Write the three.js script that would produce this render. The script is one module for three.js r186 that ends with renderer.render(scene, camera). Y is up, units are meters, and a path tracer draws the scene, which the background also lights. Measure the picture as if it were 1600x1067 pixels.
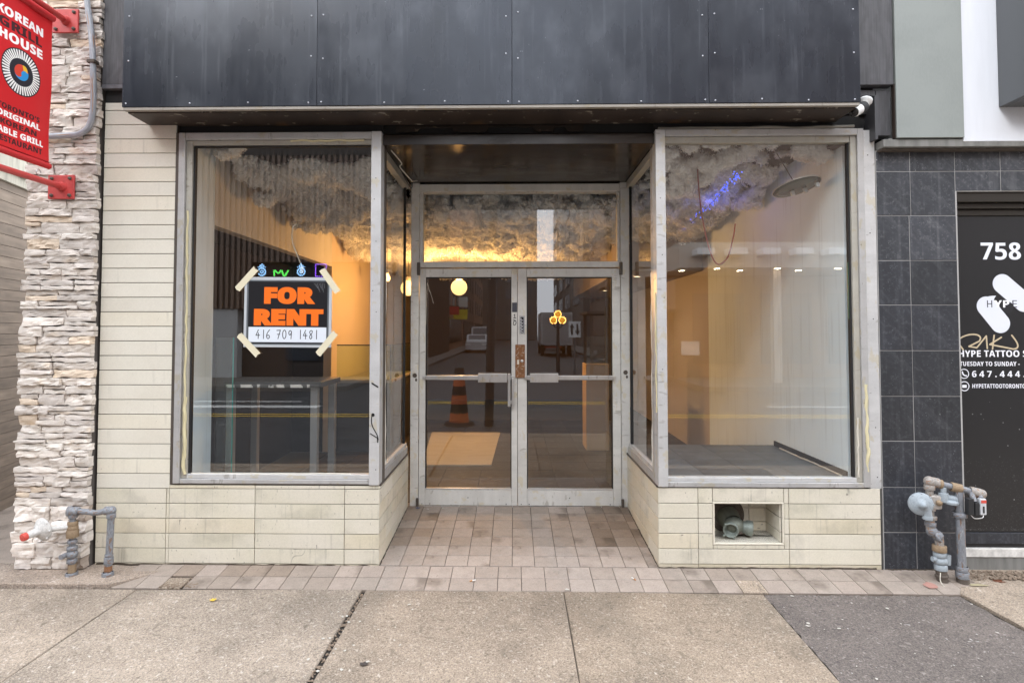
import * as THREE from 'three';
import { mergeGeometries, mergeVertices } from 'three/addons/utils/BufferGeometryUtils.js';
import { RoundedBoxGeometry } from 'three/addons/geometries/RoundedBoxGeometry.js';

// ---------------------------------------------------------------- camera, sky, sun, exposure
const scene = new THREE.Scene();
const F = 900, W0 = 1600, H0 = 1067;                          // focal length in pixels of a 1600 x 1067 frame
const camera = new THREE.PerspectiveCamera(2 * Math.atan(H0 / 2 / F) * 180 / Math.PI, W0 / H0, 0.05, 600);
camera.position.set(0, 1.667, 4.05);
camera.rotation.order = 'YXZ';
camera.rotation.y = THREE.MathUtils.degToRad(1.0);
camera.rotation.x = THREE.MathUtils.degToRad(1.9);
camera.setViewOffset(W0, H0, 12.72, 46.36, W0, H0);           // rising-front lens shift, as in architectural photographs
scene.add(camera);

const SKY_H = 128, skyData = new Float32Array(SKY_H * 2 * SKY_H * 4);
for (let j = 0; j < SKY_H; j++) {
  const s = Math.sin(((j + 0.5) / SKY_H - 0.5) * Math.PI);
  const L = s > 0 ? 0.95 + 0.5 * s : 0.35;                   // overcast: a little brighter overhead
  for (let i = 0; i < 2 * SKY_H; i++) skyData.set([L * 0.955, L, L * 1.075, 1], (j * 2 * SKY_H + i) * 4);
}
const sky = new THREE.DataTexture(skyData, 2 * SKY_H, SKY_H, THREE.RGBAFormat, THREE.FloatType);
sky.mapping = THREE.EquirectangularReflectionMapping; sky.magFilter = THREE.LinearFilter; sky.needsUpdate = true;
scene.background = sky; scene.environment = sky;

const sun = new THREE.DirectionalLight(new THREE.Color(1, 0.985, 0.965), 1.1);
sun.position.set(-7, 9.5, 14); sun.target.position.set(0, 1, 0);
sun.castShadow = true; sun.shadow.radius = 40; sun.shadow.mapSize.set(2048, 2048);
Object.assign(sun.shadow.camera, { left: -9, right: 9, top: 9, bottom: -9, near: 1, far: 60 });
scene.add(sun, sun.target);

const renderer = new THREE.WebGLRenderer({ antialias: true });
renderer.toneMapping = THREE.LinearToneMapping;
renderer.toneMappingExposure = 3.25;
renderer.shadowMap.enabled = true;

// ---------------------------------------------------------------- helpers
function rng(seed) { let a = seed >>> 0; return () => { a = (a + 0x6d2b79f5) | 0; let t = Math.imul(a ^ (a >>> 15), 1 | a); t = (t + Math.imul(t ^ (t >>> 7), 61 | t)) ^ t; return ((t ^ (t >>> 14)) >>> 0) / 4294967296; }; }
const R0 = rng(7), rr = (a, b, r = R0) => a + (b - a) * r();
function hash(x, y, s) { let h = Math.imul(x, 374761393) ^ Math.imul(y, 668265263) ^ Math.imul(s, 2147483647 - 60); h = Math.imul(h ^ (h >>> 13), 1274126177); return ((h ^ (h >>> 16)) >>> 0) / 4294967296; }
function vn(u, v, n, m, s) {                                  // value noise on the unit square that repeats, n x m cells
  const x = u * n, y = v * m, ix = Math.floor(x), iy = Math.floor(y), fx = x - ix, fy = y - iy;
  const w = (a, p) => ((a % p) + p) % p, a = w(ix, n), b = w(ix + 1, n), c = w(iy, m), d = w(iy + 1, m);
  const sx = fx * fx * (3 - 2 * fx), sy = fy * fy * (3 - 2 * fy);
  return (hash(a, c, s) * (1 - sx) + hash(b, c, s) * sx) * (1 - sy) + (hash(a, d, s) * (1 - sx) + hash(b, d, s) * sx) * sy;
}
function fbm(u, v, n, m, s, o = 4) { let t = 0, a = 0.5, k = 0; for (let i = 0; i < o; i++) { t += a * vn(u, v, n, m, s + i); k += a; a *= 0.55; n *= 2; m *= 2; } return t / k; }
function n3(x, y, z, s = 0) {
  const ix = Math.floor(x), iy = Math.floor(y), iz = Math.floor(z), f = [x - ix, y - iy, z - iz].map((t) => t * t * (3 - 2 * t));
  let t = 0;
  for (let k = 0; k < 8; k++) { const a = k & 1, b = (k >> 1) & 1, c = k >> 2; t += hash(ix + a + (iz + c) * 7919, iy + b, s) * (a ? f[0] : 1 - f[0]) * (b ? f[1] : 1 - f[1]) * (c ? f[2] : 1 - f[2]); }
  return t;
}
const cl = (x, a = 0, b = 1) => Math.min(b, Math.max(a, x)), ss = (a, b, x) => { const t = cl((x - a) / (b - a)); return t * t * (3 - 2 * t); };
const mixc = (a, b, t) => [a[0] + (b[0] - a[0]) * t, a[1] + (b[1] - a[1]) * t, a[2] + (b[2] - a[2]) * t];
const enc = (x) => 255 * (x <= 0.0031308 ? 12.92 * x : 1.055 * Math.pow(x, 1 / 2.4) - 0.055);
function tex(n, metres, fn, data = false, m = n) {             // fn(u, v) gives linear rgb; metres = the size of one repeat
  const d = new Uint8Array(n * m * 4);
  for (let j = 0; j < m; j++) for (let i = 0; i < n; i++) {
    const c = fn(i / n, j / m), k = (j * n + i) * 4;
    if (typeof c === 'number') d[k] = d[k + 1] = d[k + 2] = 255 * cl(c);
    else for (let q = 0; q < 3; q++) d[k + q] = data ? 255 * cl(c[q]) : enc(cl(c[q]));
    d[k + 3] = 255;
  }
  const t = new THREE.DataTexture(d, n, m, THREE.RGBAFormat);
  t.wrapS = t.wrapT = THREE.RepeatWrapping; t.magFilter = THREE.LinearFilter; t.minFilter = THREE.LinearMipmapLinearFilter; t.generateMipmaps = true;
  const [a, b] = [].concat(metres, metres); t.repeat.set(1 / a, 1 / b);
  if (!data) t.colorSpace = THREE.SRGBColorSpace;
  t.needsUpdate = true; return t;
}
const lin = (r, g = r, b = r) => new THREE.Color().setRGB(r, g, b);
const std = (o) => new THREE.MeshStandardMaterial(Object.assign({ side: THREE.DoubleSide }, o));
const phy = (o) => new THREE.MeshPhysicalMaterial(Object.assign({ side: THREE.DoubleSide }, o));
const plain = (r, g, b, rough = 0.6, metal = 0) => std({ color: lin(r, g, b), roughness: rough, metalness: metal });

function uvs(g, ou = 0, ov = 0, up = false) {                  // texture coordinates in metres, by the axis each face looks along
  if (g.index) g = g.toNonIndexed();
  const p = g.attributes.position, u = new Float32Array(p.count * 2), a = new THREE.Vector3(), b = new THREE.Vector3(), c = new THREE.Vector3(), n = new THREE.Vector3();
  for (let i = 0; i < p.count; i += 3) {
    a.fromBufferAttribute(p, i); b.fromBufferAttribute(p, i + 1); c.fromBufferAttribute(p, i + 2);
    n.crossVectors(b.clone().sub(a), c.clone().sub(a)); const x = Math.abs(n.x), y = Math.abs(n.y), z = Math.abs(n.z);
    [a, b, c].forEach((v, k) => {
      const q = z >= x && z >= y ? [v.x, v.y] : x >= y ? [v.z, v.y] : [v.x, v.z];
      if (up) q.reverse();
      u[(i + k) * 2] = q[0] + ou; u[(i + k) * 2 + 1] = q[1] + ov;
    });
  }
  g.setAttribute('uv', new THREE.BufferAttribute(u, 2)); return g;
}
function flat(g) { if (g.index) g = g.toNonIndexed(); g.computeVertexNormals(); return g; }
function box(x0, x1, y0, y1, z0, z1) { return uvs(new THREE.BoxGeometry(Math.abs(x1 - x0), Math.abs(y1 - y0), Math.abs(z1 - z0)).translate((x0 + x1) / 2, (y0 + y1) / 2, (z0 + z1) / 2), rr(0, 3), rr(0, 3)); }
function rbox(x0, x1, y0, y1, z0, z1, r = 0.003, up = false) {
  const w = Math.abs(x1 - x0), h = Math.abs(y1 - y0), d = Math.abs(z1 - z0);
  return uvs(new RoundedBoxGeometry(w, h, d, 1, Math.min(r, w / 2.1, h / 2.1, d / 2.1)).translate((x0 + x1) / 2, (y0 + y1) / 2, (z0 + z1) / 2), rr(0, 3), rr(0, 3), up);
}
function plate(w, h, d, b) {                                   // a tile: front face inset by its chamfer, 18 triangles, centred, front towards +z
  const W = w / 2, H = h / 2, v = [], quad = (a, b2, c, d2) => v.push(...a, ...b2, ...c, ...a, ...c, ...d2);
  const f = [[-W + b, -H + b, d / 2], [W - b, -H + b, d / 2], [W - b, H - b, d / 2], [-W + b, H - b, d / 2]];
  const e = [[-W, -H, d / 2 - b], [W, -H, d / 2 - b], [W, H, d / 2 - b], [-W, H, d / 2 - b]];
  const k = [[-W, -H, -d / 2], [W, -H, -d / 2], [W, H, -d / 2], [-W, H, -d / 2]];
  quad(...f);
  for (let i = 0; i < 4; i++) { const j = (i + 1) % 4; quad(e[i], e[j], f[j], f[i]); quad(k[i], k[j], e[j], e[i]); }
  const g = new THREE.BufferGeometry(); g.setAttribute('position', new THREE.Float32BufferAttribute(v, 3)); g.computeVertexNormals(); return g;
}
const plates = new Map();
function tileGeo(w, h, d, b, variant = 0) {
  const key = [w.toFixed(3), h.toFixed(3), d, b, variant].join();
  if (!plates.has(key)) plates.set(key, uvs(plate(w, h, d, b), variant * 0.731 + h * 3.7, variant * 0.413 + w * 2.9));
  return plates.get(key);
}
const V = (x, y, z) => new THREE.Vector3(x, y, z);
function cyl(a, b, r, r2 = r, n = 14, open = false) {
  const A = V(...a), B = V(...b), L = A.distanceTo(B);
  const g = new THREE.CylinderGeometry(r2, r, L, n, 1, open); g.applyQuaternion(new THREE.Quaternion().setFromUnitVectors(V(0, 1, 0), B.clone().sub(A).normalize()));
  return g.translate((a[0] + b[0]) / 2, (a[1] + b[1]) / 2, (a[2] + b[2]) / 2);
}
function tube(pts, r, n = 40, k = 8, tension = 0.5) { return new THREE.TubeGeometry(new THREE.CatmullRomCurve3(pts.map((p) => V(...p)), false, 'catmullrom', tension), n, r, k); }
function ball(x, y, z, r, sx = 1, sy = 1, sz = 1, n = 14) { return new THREE.SphereGeometry(r, n, Math.ceil(n * 0.7)).scale(sx, sy, sz).translate(x, y, z); }
function lathe(profile, a, dir, n = 24) {                      // profile [radius, height] turned about the axis dir through a
  const g = new THREE.LatheGeometry(profile.map(([r, h]) => new THREE.Vector2(r, h)), n);
  g.applyQuaternion(new THREE.Quaternion().setFromUnitVectors(V(0, 1, 0), V(...dir).normalize())); return g.translate(...a);
}
const merge = (l) => mergeGeometries(l.map((g) => { g = g.index ? g.toNonIndexed() : g.clone(); for (const k of Object.keys(g.attributes)) if (!['position', 'normal', 'uv'].includes(k)) g.deleteAttribute(k); return g; }));
const used = new Map();
const numbered = (n) => { const k = used.get(n) ?? 0; used.set(n, k + 1); return k ? `${n}_${String(k).padStart(3, '0')}` : n; };
function mesh(name, geo, mat, parent = scene) {
  const m = new THREE.Mesh(Array.isArray(geo) ? merge(geo) : geo, mat); m.name = numbered(name); m.castShadow = m.receiveShadow = true; parent.add(m); return m;
}
function group(name, parent) { const g = new THREE.Group(); g.name = numbered(name); parent.add(g); return g; }
function tag(o, label, category, grp, kind) { Object.assign(o.userData, label && { label }, category && { category }, grp && { group: grp }, kind && { kind }); return o; }
function thing(name, label, category, pos = [0, 0, 0], turn = 0, grp) { const g = group(name, scene); g.position.set(...pos); g.rotation.y = turn; return tag(g, label, category, grp); }
const structure = (o, label, cat = 'ground') => tag(o, label, cat, null, 'structure');
const pick = (a, r = R0) => a[Math.floor(r() * a.length)];
const tones = (m, list) => list.map((t) => { const c = m.clone(); c.color = m.color.clone().multiply(Array.isArray(t) ? lin(...t) : lin(t)); return c; });

// ---------------------------------------------------------------- materials
const creamTex = tex(1024, 1.6, (u, v) => {
  const a = fbm(u, v, 5, 5, 1), f = vn(u, v, 260, 260, 5), st = fbm(u, v, 60, 3, 9, 3), sp = vn(u, v, 120, 70, 14);
  let k = 0.9 + 0.14 * (a - 0.5) + 0.06 * (f - 0.5) - 0.16 * ss(0.62, 0.85, st) * ss(0.4, 0.7, a);
  k -= 0.35 * ss(0.93, 0.99, sp) * ss(0.5, 0.7, fbm(u, v, 9, 9, 31, 2));
  return [0.74 * k, (0.695 + 0.02 * (a - 0.5)) * k, (0.615 - 0.04 * (1 - a)) * k];
});
const creamDirtTex = tex(1024, 1.6, (u, v) => {
  const a = fbm(u, v, 5, 5, 1), f = vn(u, v, 260, 260, 5), st = fbm(u, v, 90, 4, 809, 4), sp = vn(u, v, 150, 60, 814), bl = fbm(u, v, 9, 9, 831, 4), cr = Math.abs(fbm(u, v, 5, 3, 841, 3) - 0.5);
  let k = 0.88 + 0.16 * (a - 0.5) + 0.08 * (f - 0.5) - 0.2 * ss(0.58, 0.8, st) * ss(0.38, 0.65, bl) - 0.14 * ss(0.55, 0.8, bl);
  k -= 0.5 * ss(0.9, 0.98, sp) * ss(0.5, 0.7, fbm(u, v, 9, 9, 31, 2)) + 0.35 * ss(0.006, 0.001, cr) * ss(0.58, 0.68, fbm(u, v, 4, 4, 851, 2));
  return [0.73 * k, 0.675 * k, (0.58 - 0.06 * (1 - a)) * k];
});
const creamBump = tex(256, 0.5, (u, v) => 0.5 + 0.35 * (fbm(u, v, 8, 8, 4) - 0.5) + 0.2 * (vn(u, v, 110, 110, 6) - 0.5), true);
const cream = tones(std({ map: creamTex, bumpMap: creamBump, bumpScale: 0.0012, roughness: 0.5, color: lin(1) }), [1, 0.965, [1, 0.985, 0.95], 0.985]);
const creamLow = tones(std({ map: creamDirtTex, bumpMap: creamBump, bumpScale: 0.0014, roughness: 0.55, color: lin(1) }), [1, 0.95, [0.98, 0.95, 0.9], 0.97]), creamBase = tones(creamLow[0], [[0.86, 0.82, 0.77], [0.8, 0.76, 0.7]]);
const grout = std({ color: lin(0.07, 0.052, 0.036), roughness: 0.95 });

const aggregate = (seed, base, lights, darks, wear) => (u, v) => {
  const a = fbm(u, v, 4, 4, seed), b = fbm(u, v, 18, 18, seed + 20, 3), s1 = vn(u, v, 150, 150, seed + 3), s2 = vn(u, v, 310, 310, seed + 4), s3 = vn(u, v, 85, 85, seed + 5), s4 = vn(u, v, 480, 480, seed + 8);
  let c = base.map((x) => x * (0.72 + 0.34 * a + 0.2 * (b - 0.5) + 0.55 * (s2 - 0.5) + 0.5 * (s4 - 0.5)));
  c = mixc(c, lights, 0.55 * ss(0.8, 0.95, s1) + 0.5 * ss(0.9, 0.99, s3)); c = mixc(c, darks, 0.65 * ss(0.2, 0.06, s1));
  { const w = 1 - (1 - wear) * 1.2 * ss(0.45, 0.75, fbm(u, v, 3, 3, seed + 40, 5)); c = c.map((x) => x * w); }
  return mixc(c, base.map((x) => x * 0.5), 0.6 * ss(0.93, 0.96, vn(u, v, 26, 26, seed + 60)));
};
const concTex = tex(1024, 1.5, aggregate(50, [0.325, 0.262, 0.2], [0.56, 0.5, 0.43], [0.1, 0.078, 0.058], 0.8));
const concBump = tex(512, 0.75, (u, v) => 0.6 * vn(u, v, 150, 150, 71) + 0.4 * vn(u, v, 75, 75, 72), true);
const conc = tones(std({ map: concTex, bumpMap: concBump, bumpScale: 0.0025, roughness: 0.92, color: lin(1) }), [[1.06, 1.06, 1.08], [1.02, 1.03, 1.06], [0.93, 0.92, 0.92], [0.9, 0.88, 0.86], [1.15, 1.13, 1.12]]);
const patchTex = tex(1024, 1.5, (u, v) => mixc(aggregate(90, [0.16, 0.133, 0.117], [0.34, 0.3, 0.27], [0.035, 0.03, 0.03], 0.85)(u, v), [0.5, 0.48, 0.45], ss(0.955, 0.99, vn(u, v, 60, 60, 33)) * 0.8));
const patchMat = std({ map: patchTex, bumpMap: concBump, bumpScale: 0.007, roughness: 0.9 });
const roadTex = tex(1024, 3.2, aggregate(120, [0.06, 0.06, 0.063], [0.17, 0.17, 0.17], [0.05, 0.05, 0.055], 0.75));
const roadMat = std({ map: roadTex, roughness: 0.75 });
const gapMat = plain(0.025, 0.02, 0.016, 1);

const paverTex = tex(1024, 1.3, (u, v) => {
  const a = fbm(u, v, 5, 5, 140), b = fbm(u, v, 30, 30, 141, 3), st = fbm(u, v, 6, 6, 150, 5);
  let k = 0.82 + 0.2 * (a - 0.5) + 0.2 * (b - 0.5) + 0.2 * (vn(u, v, 300, 300, 142) - 0.5);
  let c = [0.37 * k, 0.307 * k, 0.258 * k]; c = mixc(c, [0.14, 0.11, 0.088], 0.8 * ss(0.56, 0.8, st) + 0.5 * ss(0.9, 0.97, vn(u, v, 70, 70, 147))); return c;
});
const pavers = tones(std({ map: paverTex, bumpMap: creamBump, bumpScale: 0.0025, roughness: 0.68, color: lin(1) }), [1, [0.95, 0.94, 0.93], [1.06, 1.04, 1.04], [0.9, 0.88, 0.86]]);
const paversLight = tones(pavers[0], [[1.12, 1.13, 1.15], [1.18, 1.18, 1.2], [1.05, 1.05, 1.06]]);
const paversDirty = tones(pavers[0], [[0.72, 0.66, 0.6], [0.62, 0.56, 0.5], [0.8, 0.75, 0.7]]);

const paintTex = tex(1024, [1.1, 1.1], (u, v) => {
  const a = fbm(u, v, 4, 4, 160), st = fbm(u, v, 24, 4, 162, 4), ch = fbm(u, v, 14, 22, 170, 4), sp = vn(u, v, 200, 200, 171);
  let k = 0.86 + 0.2 * (a - 0.5) + 0.16 * (st - 0.5) + 0.05 * (sp - 0.5); let c = [0.45 * k, 0.44 * k, 0.425 * k];
  c = mixc(c, [0.36, 0.31, 0.2], 0.5 * ss(0.64, 0.74, ch)); c = mixc(c, [0.17, 0.15, 0.125], 0.55 * ss(0.7, 0.8, fbm(u, v, 30, 9, 180, 4)));
  return mixc(c, [0.07, 0.06, 0.05], 0.7 * ss(0.965, 0.99, vn(u, v, 90, 90, 191)));
});
const paintBump = tex(256, 0.3, (u, v) => fbm(u, v, 6, 6, 200, 4), true);
const alu = std({ map: paintTex, bumpMap: paintBump, bumpScale: 0.0012, roughness: 0.42, metalness: 0.35, color: lin(1.2, 1.2, 1.22) });
const aluBright = std({ map: paintTex, bumpMap: paintBump, bumpScale: 0.001, roughness: 0.36, metalness: 0.3, color: lin(1.5, 1.52, 1.56) });
const aluWarm = std({ map: paintTex, bumpMap: paintBump, bumpScale: 0.0015, roughness: 0.55, metalness: 0.1, color: lin(1.0, 0.96, 0.86) });
const doorPaint = std({ map: paintTex, bumpMap: paintBump, bumpScale: 0.0014, roughness: 0.5, metalness: 0.1, color: lin(1.6, 1.6, 1.57) });
const bronze = std({ map: paintTex, roughness: 0.5, metalness: 0.3, color: lin(0.26, 0.22, 0.19) });
const steel = std({ map: paintTex, roughness: 0.28, metalness: 0.8, color: lin(1.5, 1.52, 1.55) });
const caulkMat = plain(0.62, 0.55, 0.34, 0.85);
const caulkWhite = plain(0.62, 0.58, 0.5, 0.85);
const rubber = plain(0.014, 0.014, 0.015, 0.7);

const signTex = tex(1024, [1.35, 1.6], (u, v) => {
  const a = fbm(u, v, 4, 3, 210), st = fbm(u, v, 60, 3, 215, 4), sc = vn(u, v, 160, 160, 219), hz = fbm(u, v, 7, 5, 240, 5);
  let c = [0.022, 0.026, 0.035].map((x) => x * (0.75 + 0.6 * a)); c = mixc(c, [0.12, 0.13, 0.15], 0.26 * ss(0.45, 0.85, hz) + 0.14 * ss(0.6, 0.8, st));
  return mixc(c, [0.5, 0.52, 0.55], 0.7 * ss(0.975, 0.995, sc) * ss(0.5, 0.7, fbm(u, v, 5, 5, 260, 2)));
});
const signRough = tex(512, [1.35, 1.6], (u, v) => { const r = 0.13 + 0.24 * fbm(u, v, 6, 4, 224, 5) + 0.06 * fbm(u, v, 60, 3, 215, 3); return [r, r, r]; }, true);
const signMat = std({ map: signTex, roughnessMap: signRough, roughness: 1, metalness: 0.3 });
const soffitTex = tex(512, 1.2, (u, v) => { const a = fbm(u, v, 4, 4, 270), st = fbm(u, v, 3, 40, 271, 4); let c = [0.028, 0.02, 0.015].map((x) => x * (0.6 + 0.8 * a)); c = mixc(c, [0.08, 0.07, 0.06], 0.4 * ss(0.62, 0.8, st)); return c; });
const soffitRough = tex(512, 1.2, (u, v) => { const r = 0.08 + 0.26 * fbm(u, v, 5, 12, 280, 4); return [r, r, r]; }, true);
const soffitMat = std({ map: soffitTex, roughnessMap: soffitRough, roughness: 1, metalness: 0.2 });
const brownTex = tex(512, 1.4, (u, v) => { const a = fbm(u, v, 10, 3, 290), b = fbm(u, v, 30, 30, 292, 3); let c = [0.05, 0.036, 0.029].map((x) => x * (0.45 + 1.0 * a)); c = mixc(c, [0.15, 0.08, 0.035], 0.5 * ss(0.6, 0.8, fbm(u, v, 5, 5, 295, 4))); return mixc(c, [0.5, 0.45, 0.38], ss(0.72, 0.82, b) * 0.6); });
const brownMat = std({ map: brownTex, roughness: 0.5, metalness: 0.2 });
const lipMat = std({ map: paintTex, roughness: 0.55, color: lin(0.8, 0.74, 0.66) });
const blackMat = plain(0.012, 0.011, 0.011, 0.8);

const stoneTex = tex(1024, 0.8, (u, v) => {
  const a = fbm(u, v, 5, 8, 300, 5), l = fbm(u, v, 6, 44, 305, 4), f = vn(u, v, 240, 300, 309);
  let k = 0.72 + 0.4 * (a - 0.5) + 0.34 * (l - 0.5) + 0.12 * (f - 0.5); let c = [0.78 * k, 0.715 * k, 0.645 * k];
  c = mixc(c, [0.42, 0.38, 0.355], 0.6 * ss(0.6, 0.78, l)); return mixc(c, [0.62, 0.46, 0.28], 0.35 * ss(0.62, 0.8, fbm(u, v, 4, 6, 320, 4)));
});
const stoneBump = tex(512, 0.4, (u, v) => 0.6 * fbm(u, v, 4, 20, 330, 5) + 0.4 * fbm(u, v, 12, 12, 333, 4), true);
const stones = tones(std({ map: stoneTex, bumpMap: stoneBump, bumpScale: 0.006, roughness: 0.92, color: lin(1) }), [[1.12, 1.1, 1.1], [1.2, 1.2, 1.2], [1.05, 1.03, 1.02], [1.14, 1.02, 0.88], [0.9, 0.88, 0.88], [1.18, 1.15, 1.13], [1.15, 1.14, 1.14], [1.0, 0.98, 0.98]]);
const stonesWhite = tones(stones[1], [[1.08, 1.08, 1.1], [1.0, 0.99, 0.99], [1.12, 1.1, 1.1]]);
const stonesGrey = tones(stones[1], [[0.5, 0.45, 0.41], [0.62, 0.56, 0.52]]);
const mortar = std({ color: lin(0.1, 0.085, 0.075), roughness: 1 });
const plankTex = tex(512, 0.9, (u, v) => { const a = fbm(u, v, 3, 30, 350, 4), b = fbm(u, v, 4, 4, 352); const k = 0.7 + 0.5 * (a - 0.5) + 0.4 * (b - 0.5); return [0.4 * k, 0.31 * k, 0.235 * k]; });
const planks = tones(std({ map: plankTex, roughness: 0.8, color: lin(1) }), [1, 0.88, 1.08]);

const slateTex = tex(1024, 1.1, (u, v) => {
  const a = fbm(u, v, 5, 5, 360, 5), st = fbm(u, v, 40, 3, 366, 4), sp = vn(u, v, 210, 210, 368), dg = fbm(u + v, v, 30, 6, 372, 4);
  let c = [0.034, 0.037, 0.046].map((x) => x * (0.55 + 0.9 * a)); c = mixc(c, [0.19, 0.195, 0.21], 0.22 * ss(0.5, 0.85, st) + 0.16 * ss(0.5, 0.85, dg) + 0.3 * ss(0.5, 0.85, fbm(u, v, 70, 70, 390, 4)));
  return mixc(c, [0.55, 0.56, 0.58], 0.85 * ss(0.93, 0.98, sp) * ss(0.5, 0.66, fbm(u, v, 6, 6, 380, 3)));
});
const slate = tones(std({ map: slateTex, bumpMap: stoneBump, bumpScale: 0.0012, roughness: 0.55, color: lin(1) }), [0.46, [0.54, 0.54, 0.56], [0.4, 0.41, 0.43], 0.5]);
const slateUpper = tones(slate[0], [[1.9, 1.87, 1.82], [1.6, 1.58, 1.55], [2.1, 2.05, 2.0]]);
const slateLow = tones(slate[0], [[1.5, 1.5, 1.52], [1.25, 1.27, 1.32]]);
const paleGrout = plain(0.36, 0.35, 0.34, 0.95);
const woodTex = tex(1024, [0.9, 0.9], (u, v) => { const w = fbm(u, v, 5, 4, 400, 4), g = Math.sin((u * 10 + w * 3.2) * Math.PI * 2) * 0.5 + 0.5, f = fbm(u, v, 160, 5, 406, 3); const k = 0.75 + 0.25 * (f - 0.5) * 2 + 0.2 * (g - 0.5); return [0.085 * k, 0.083 * k, 0.09 * k]; });
const charWood = std({ map: woodTex, roughness: 0.62, bumpMap: tex(512, 0.9, (u, v) => fbm(u, v, 120, 6, 406, 3), true), bumpScale: 0.003 });
const panelGrey = std({ color: lin(0.24, 0.258, 0.245), roughness: 0.6, map: tex(512, 1, (u, v) => { const k = 0.85 + 0.18 * fbm(u, v, 5, 5, 420, 5) + 0.06 * vn(u, v, 200, 60, 421) + 0.3 * ss(0.975, 0.995, vn(u, v, 60, 60, 425)); return [k, k, k]; }) });
const whitePanel = std({ color: lin(0.66, 0.675, 0.715), roughness: 0.42, map: tex(256, 1, (u, v) => { const k = 0.93 + 0.07 * fbm(u, v, 40, 4, 430, 4); return [k, k, k]; }) });
const darkMetal = std({ color: lin(0.12, 0.125, 0.13), roughness: 0.45, metalness: 0.5 });
const beamMat = std({ color: lin(0.2, 0.195, 0.185), roughness: 0.85, map: tex(512, 1, (u, v) => { const k = 0.5 + 0.8 * fbm(u, v, 30, 5, 440, 5); return [k, k, k * 0.98]; }) });

const pipeTex = tex(512, 0.5, (u, v) => { const a = fbm(u, v, 8, 8, 450, 4), r = fbm(u, v, 6, 6, 455, 5); let c = [0.2, 0.21, 0.23].map((x) => x * (0.75 + 0.5 * a)); c = mixc(c, [0.42, 0.42, 0.42], 0.5 * ss(0.6, 0.75, fbm(u, v, 20, 20, 457, 3))); return mixc(c, [0.2, 0.1, 0.045], 0.75 * ss(0.6, 0.75, r)); });
const pipeMat = std({ map: pipeTex, roughness: 0.55, metalness: 0.15 });
const pipeWarm = std({ map: pipeTex, roughness: 0.6, metalness: 0.1, color: lin(1.4, 1.22, 1.02) });
const brass = std({ color: lin(0.3, 0.22, 0.14), roughness: 0.7, metalness: 0.25, map: tex(256, 0.2, (u, v) => { const k = 0.5 + fbm(u, v, 8, 8, 470, 4); return [k, k * 0.97, k * 0.95]; }) });
const paleBlue = std({ color: lin(0.31, 0.35, 0.38), roughness: 0.5, map: tex(256, 0.2, (u, v) => { const k = 0.7 + 0.5 * fbm(u, v, 8, 8, 480, 4); return [k, k, k]; }) });
const dirtyWhite = std({ color: lin(0.6, 0.58, 0.55), roughness: 0.7, map: tex(256, 0.2, (u, v) => { const k = 0.55 + 0.65 * fbm(u, v, 8, 8, 484, 5); return [k, k, k]; }) });
const capRed = plain(0.55, 0.07, 0.05, 0.6);
const verdigris = std({ color: lin(0.24, 0.27, 0.24), roughness: 0.55, metalness: 0.45, map: tex(256, 0.15, (u, v) => { const k = 0.45 + fbm(u, v, 7, 7, 490, 5); return [k, k, k]; }) });
const oldIron = std({ color: lin(0.12, 0.1, 0.085), roughness: 0.75, metalness: 0.3, map: tex(256, 0.2, (u, v) => { const k = 0.45 + fbm(u, v, 7, 7, 495, 5); return [k, k * 0.96, k * 0.92]; }) });
const rust = std({ roughness: 0.8, metalness: 0.2, map: tex(256, 0.12, (u, v) => { const a = fbm(u, v, 6, 8, 500, 5), b = fbm(u, v, 12, 12, 505, 3); return mixc(mixc([0.16, 0.07, 0.03], [0.3, 0.13, 0.05], a), [0.5, 0.46, 0.4], ss(0.62, 0.75, b) * 0.7); }) });
const redPaint = std({ color: lin(0.5, 0.055, 0.05), roughness: 0.45, map: tex(256, 0.3, (u, v) => { const k = 0.7 + 0.5 * fbm(u, v, 8, 8, 510, 4); return mixc([k, k, k], [1.2, 3.2, 3.0], 0.25 * ss(0.6, 0.75, fbm(u, v, 10, 10, 515, 4))); }) });
const glassMat = phy({ color: lin(0.93, 0.95, 0.94), transmission: 1, thickness: 0, roughness: 0.0, ior: 2.1, metalness: 0 });
const clearGlass = phy({ color: lin(0.9, 0.95, 0.93), transmission: 1, thickness: 0, roughness: 0.0, ior: 1.5 });
const tealEdge = plain(0.03, 0.3, 0.26, 0.2);

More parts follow.
